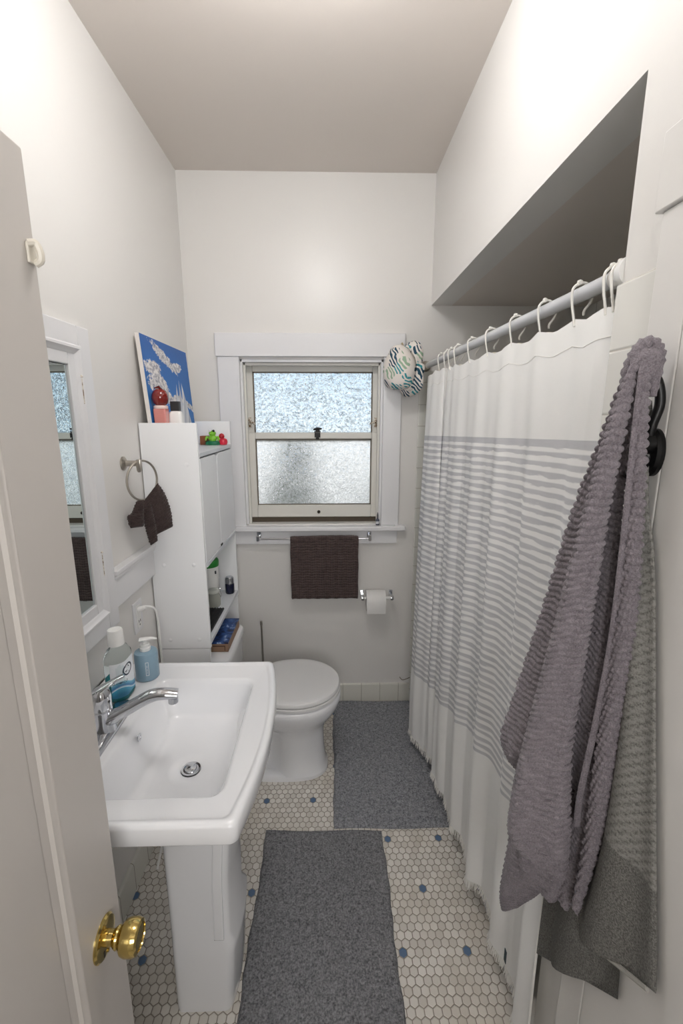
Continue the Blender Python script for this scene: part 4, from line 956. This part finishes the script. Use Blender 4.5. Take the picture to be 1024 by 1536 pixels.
for i,(k,(Lp,Rp,bu,bk)) in enumerate(LB.items()):
    if k in 'CD': Lp,Rp=[[(x-(.010 if k=='C' else .005),y-.003,z) for x,y,z in q] for q in (Lp,Rp)]
    if k=='B': Lp,Rp=[[(x-.016*min(1,(1.72-z)*3),y-.011*min(1,(1.72-z)*3),z+.006*min(1,(1.72-z)*3)) for x,y,z in q] for q in (Lp,Rp)]
    lobe(mm,Lp,Rp,n0,bu,bk,rib=.0118 if k in 'ABCD' else .0100,amp=.0040 if k!='A2' else .0028,seed=i,tip=.012,cols=56,slant={'A':.25,'C':-.5,'D':.15,'B':-.05}.get(k,.1),pleats=((i*1.3,3.2,.16),))
# bunch where the cloth goes over the hook
pth=smoothcurve([(.430,.668,1.665),(.434,.663,1.705),(.441,.657,1.730),(.450,.653,1.732),(.456,.650,1.712),(.456,.645,1.665)],8)
mm.tube(pth,[(.0135+.0016*math.sin(k*2.2))*min(1,.35+.1*k,.35+.065*(len(pth)-1-k)) for k in range(len(pth))],14)
mm.lathe([(0,-.030),(.012,-.026),(.019,-.012),(.020,.004),(.016,.016),(.008,.022),(0,.023)],(.446,.654,1.712),n=24)
obj('towel_cloth',mm,TOWG,BT,angle=80)
hm=M().tube(smoothcurve([(.433,.640,1.70),(.432,.636,1.60),(.434,.632,1.45),(.437,.634,1.30),(.434,.640,1.15),(.430,.650,1.0),(.432,.652,.93)],8),[(.006,.0035)]*49,8)
obj('towel_edge',hm,TOWG,BT)
ll=M().tube(smoothcurve([(.392,.778,.985),(.384,.782,.93),(.380,.784,.89),(.386,.775,.90),(.398,.758,.985)],8),.0018,6)
obj('hanging_loop',ll,Mat('loop_grey',(104,98,104),.8).m,BT)
BO=thing('bath_towel','olive-grey towel with diagonal texture hanging behind the mauve-grey one','towel',(.465,.60,.65))
mm=M()
lobe(mm,[(.455,.690,1.66),(.462,.680,1.50),(.465,.664,1.358),(.465,.646,1.153),(.465,.661,.901),(.465,.702,.697),(.465,.708,.646)],[(.468,.662,1.66),(.470,.645,1.52),(.470,.612,1.424),(.470,.571,1.235),(.470,.531,1.047),(.470,.500,.904),(.470,.483,.815)],(-1,-.1,0),.05,.05,rows=160,cols=60,amp=.0006,rib=.02,minth=.006,tip=.004,pleats=((.5,5,.10),))
obj('towel_cloth',mm,TOWO,BO,angle=80)
mm=M()
lobe(mm,[(.4715,.77,1.05),(.4715,.785,.80),(.4715,.792,.60),(.4715,.795,.42)],[(.4725,.70,1.10),(.4725,.62,.90),(.4725,.565,.78),(.4725,.55,.69)],(-1,-.1,0),.012,.012,rows=100,cols=50,amp=0,minth=.003,tip=.004,pleats=((.5,4,.10),))
obj('under_layer',mm,TOWO,BO,angle=80)
hm=M().tube(smoothcurve([(.461,.706,.650),(.460,.64,.699),(.460,.57,.751),(.463,.490,.811)],8),[(.0035,.003)]*25,8)
obj('hem',hm,Mat('hem_olive',(164,162,156),.9).m,BO)
# ---------------------------------------------------------------- rugs
def rug(x0,x1,y0,y1,h,mat,label,seed,pitch=.006,skew=0):
    nx=int((x1-x0)/pitch); ny=int((y1-y0)/pitch); rg=np.random.default_rng(seed)
    X=np.linspace(x0,x1,nx)[:,None]*np.ones((1,ny)); Y=np.linspace(y0,y1,ny)[None]*np.ones((nx,1))
    u=(X-x0)/(x1-x0); v_=(Y-y0)/(y1-y0)
    e=np.minimum(np.minimum(X-x0,x1-X),np.minimum(Y-y0,y1-Y)); Z=h*np.clip(e/.010,0,1)**.5+rg.normal(0,.0011,X.shape)*np.clip(e/.01,0,1)
    Z=np.maximum(Z,.0015)
    X=X+.003*np.sin(Y*14+seed)+.0015*np.sin(Y*60); Y=Y+.003*np.sin(X*17)+skew*(u-.5)
    A=np.stack([X,Y,Z],2); mm=M().grid(A)
    n=len(mm.v)
    ring=[(i,0) for i in range(nx)]+[(nx-1,j) for j in range(1,ny)]+[(i,ny-1) for i in range(nx-2,-1,-1)]+[(0,j) for j in range(ny-2,0,-1)]
    idx=[a*ny+b for a,b in ring]; low=[(A[a,b,0],A[a,b,1],.0003) for a,b in ring]; st_=len(mm.v); mm.v+= [tuple(map(float,p)) for p in low]
    k=len(idx)
    for q in range(k): mm.f.append((idx[q],idx[(q+1)%k],st_+(q+1)%k,st_+q))
    mm.f.append(tuple(range(st_,st_+k)))
    o=obj('bath_rug',mm,mat,None,angle=180); tag(o,label,'rug'); return o
rug(.008,.500,1.512,2.338,.014,RUG,'grey shaggy rug beside the toilet, running up to the tile baseboard',1,skew=-.008)
rug(-.266,.200,.30,1.508,.011,RUG2,'grey woven rug in front of the sink, nearest the doorway',2,skew=-.012)
# ---------------------------------------------------------------- loose wire at the foot of the window wall
t=thing('loose_wire','thin brown wire sticking out of the wall above the tile baseboard','wire',(.43,YB-.01,.15))
obj('wire',M().tube(smoothcurve([(.455,YB-.011,.150),(.43,YB-.03,.152),(.405,YB-.05,.160),(.390,YB-.045,.175)],6),.0018,6),Mat('brown_wire',(96,74,44),.6).m,t)
# ================================================================ light
LAMP=39
CL=thing('ceiling_light','round frosted ceiling light over the sink','ceiling light',(-.06,1.05,ZC))
obj('base',M().lathe([(.075,0),(.075,-.012),(.062,-.030),(.060,-.05)],(-.06,1.05,ZC),n=40),TRIM,CL)
m=Mat('lit_glass',(255,250,240),.4); m.b.inputs['Emission Color'].default_value=(1,.993,.985,1); m.b.inputs['Emission Strength'].default_value=LAMP
obj('glass_globe',M().lathe([(.055,-.045),(.085,-.066),(.105,-.100),(.110,-.14),(.105,-.178),(.085,-.212),(.040,-.240)],(-.06,1.05,ZC),n=40,cap0=False),m.m,CL)
obj('light_cutoff_cap',M().lathe([(.040,-.240),(.042,-.244),(.020,-.252),(.010,-.256),(0,-.262)],(-.06,1.05,ZC),n=40),TRIM,CL)  # unseen opaque cap, added to cut the globe's downward light
# unseen fill light added behind the camera to brighten surfaces facing the doorway
hl_=bpy.data.lights.new('hall_fill_light','AREA'); hl_.energy=20; hl_.size=.8; hl_.color=(1,.985,.97)
ho=bpy.data.objects.new('hall_fill_light',hl_); COL.objects.link(ho); ho.location=(.20,-1.0,1.75); ho.rotation_euler=(math.radians(97),0,0)
sn=bpy.data.lights.new('sun','SUN'); sn.energy=3.6; sn.angle=.03; sn.color=(1,.98,.95)
so_=bpy.data.objects.new('sun',sn); COL.objects.link(so_); so_.location=(0,-4,6); so_.rotation_euler=(math.radians(48),0,math.radians(-14))
w=bpy.data.worlds.new('world'); SC.world=w; w.use_nodes=True; nt=w.node_tree; bg=nt.nodes['Background']
tc=nt.nodes.new('ShaderNodeTexCoord'); sp2=nt.nodes.new('ShaderNodeSeparateXYZ'); nt.links.new(tc.outputs['Generated'],sp2.inputs[0])
rp_=nt.nodes.new('ShaderNodeValToRGB'); e=rp_.color_ramp.elements; e[0].position=.0; e[0].color=(.80,.86,.92,1); e[1].position=.45; e[1].color=(.42,.62,.90,1)
ee=e.new(.12); ee.color=(.52,.72,.94,1)
nz=nt.nodes.new('ShaderNodeTexNoise'); nz.inputs['Scale'].default_value=7; nt.links.new(tc.outputs['Generated'],nz.inputs['Vector'])
r2=nt.nodes.new('ShaderNodeValToRGB'); r2.color_ramp.elements[0].position=.48; r2.color_ramp.elements[1].position=.66; nt.links.new(nz.outputs['Fac'],r2.inputs[0])
mxw=nt.nodes.new('ShaderNodeMix'); mxw.data_type='RGBA'; mxw.inputs[7].default_value=(.95,1.0,1.0,1)
nt.links.new(sp2.outputs['Z'],rp_.inputs[0]); nt.links.new(r2.outputs[0],mxw.inputs[0]); nt.links.new(rp_.outputs[0],mxw.inputs[6]); nt.links.new(mxw.outputs[2],bg.inputs[0])
bg.inputs[1].default_value=1.15
# ================================================================ view
SC.view_settings.view_transform='Standard'; SC.view_settings.look='None'; SC.view_settings.gamma=1; SC.view_settings.use_curve_mapping=False
SC.view_settings.exposure=0
SC.cycles.max_bounces=10; SC.cycles.transmission_bounces=8; SC.cycles.diffuse_bounces=5
SC.cycles.sample_clamp_indirect=10
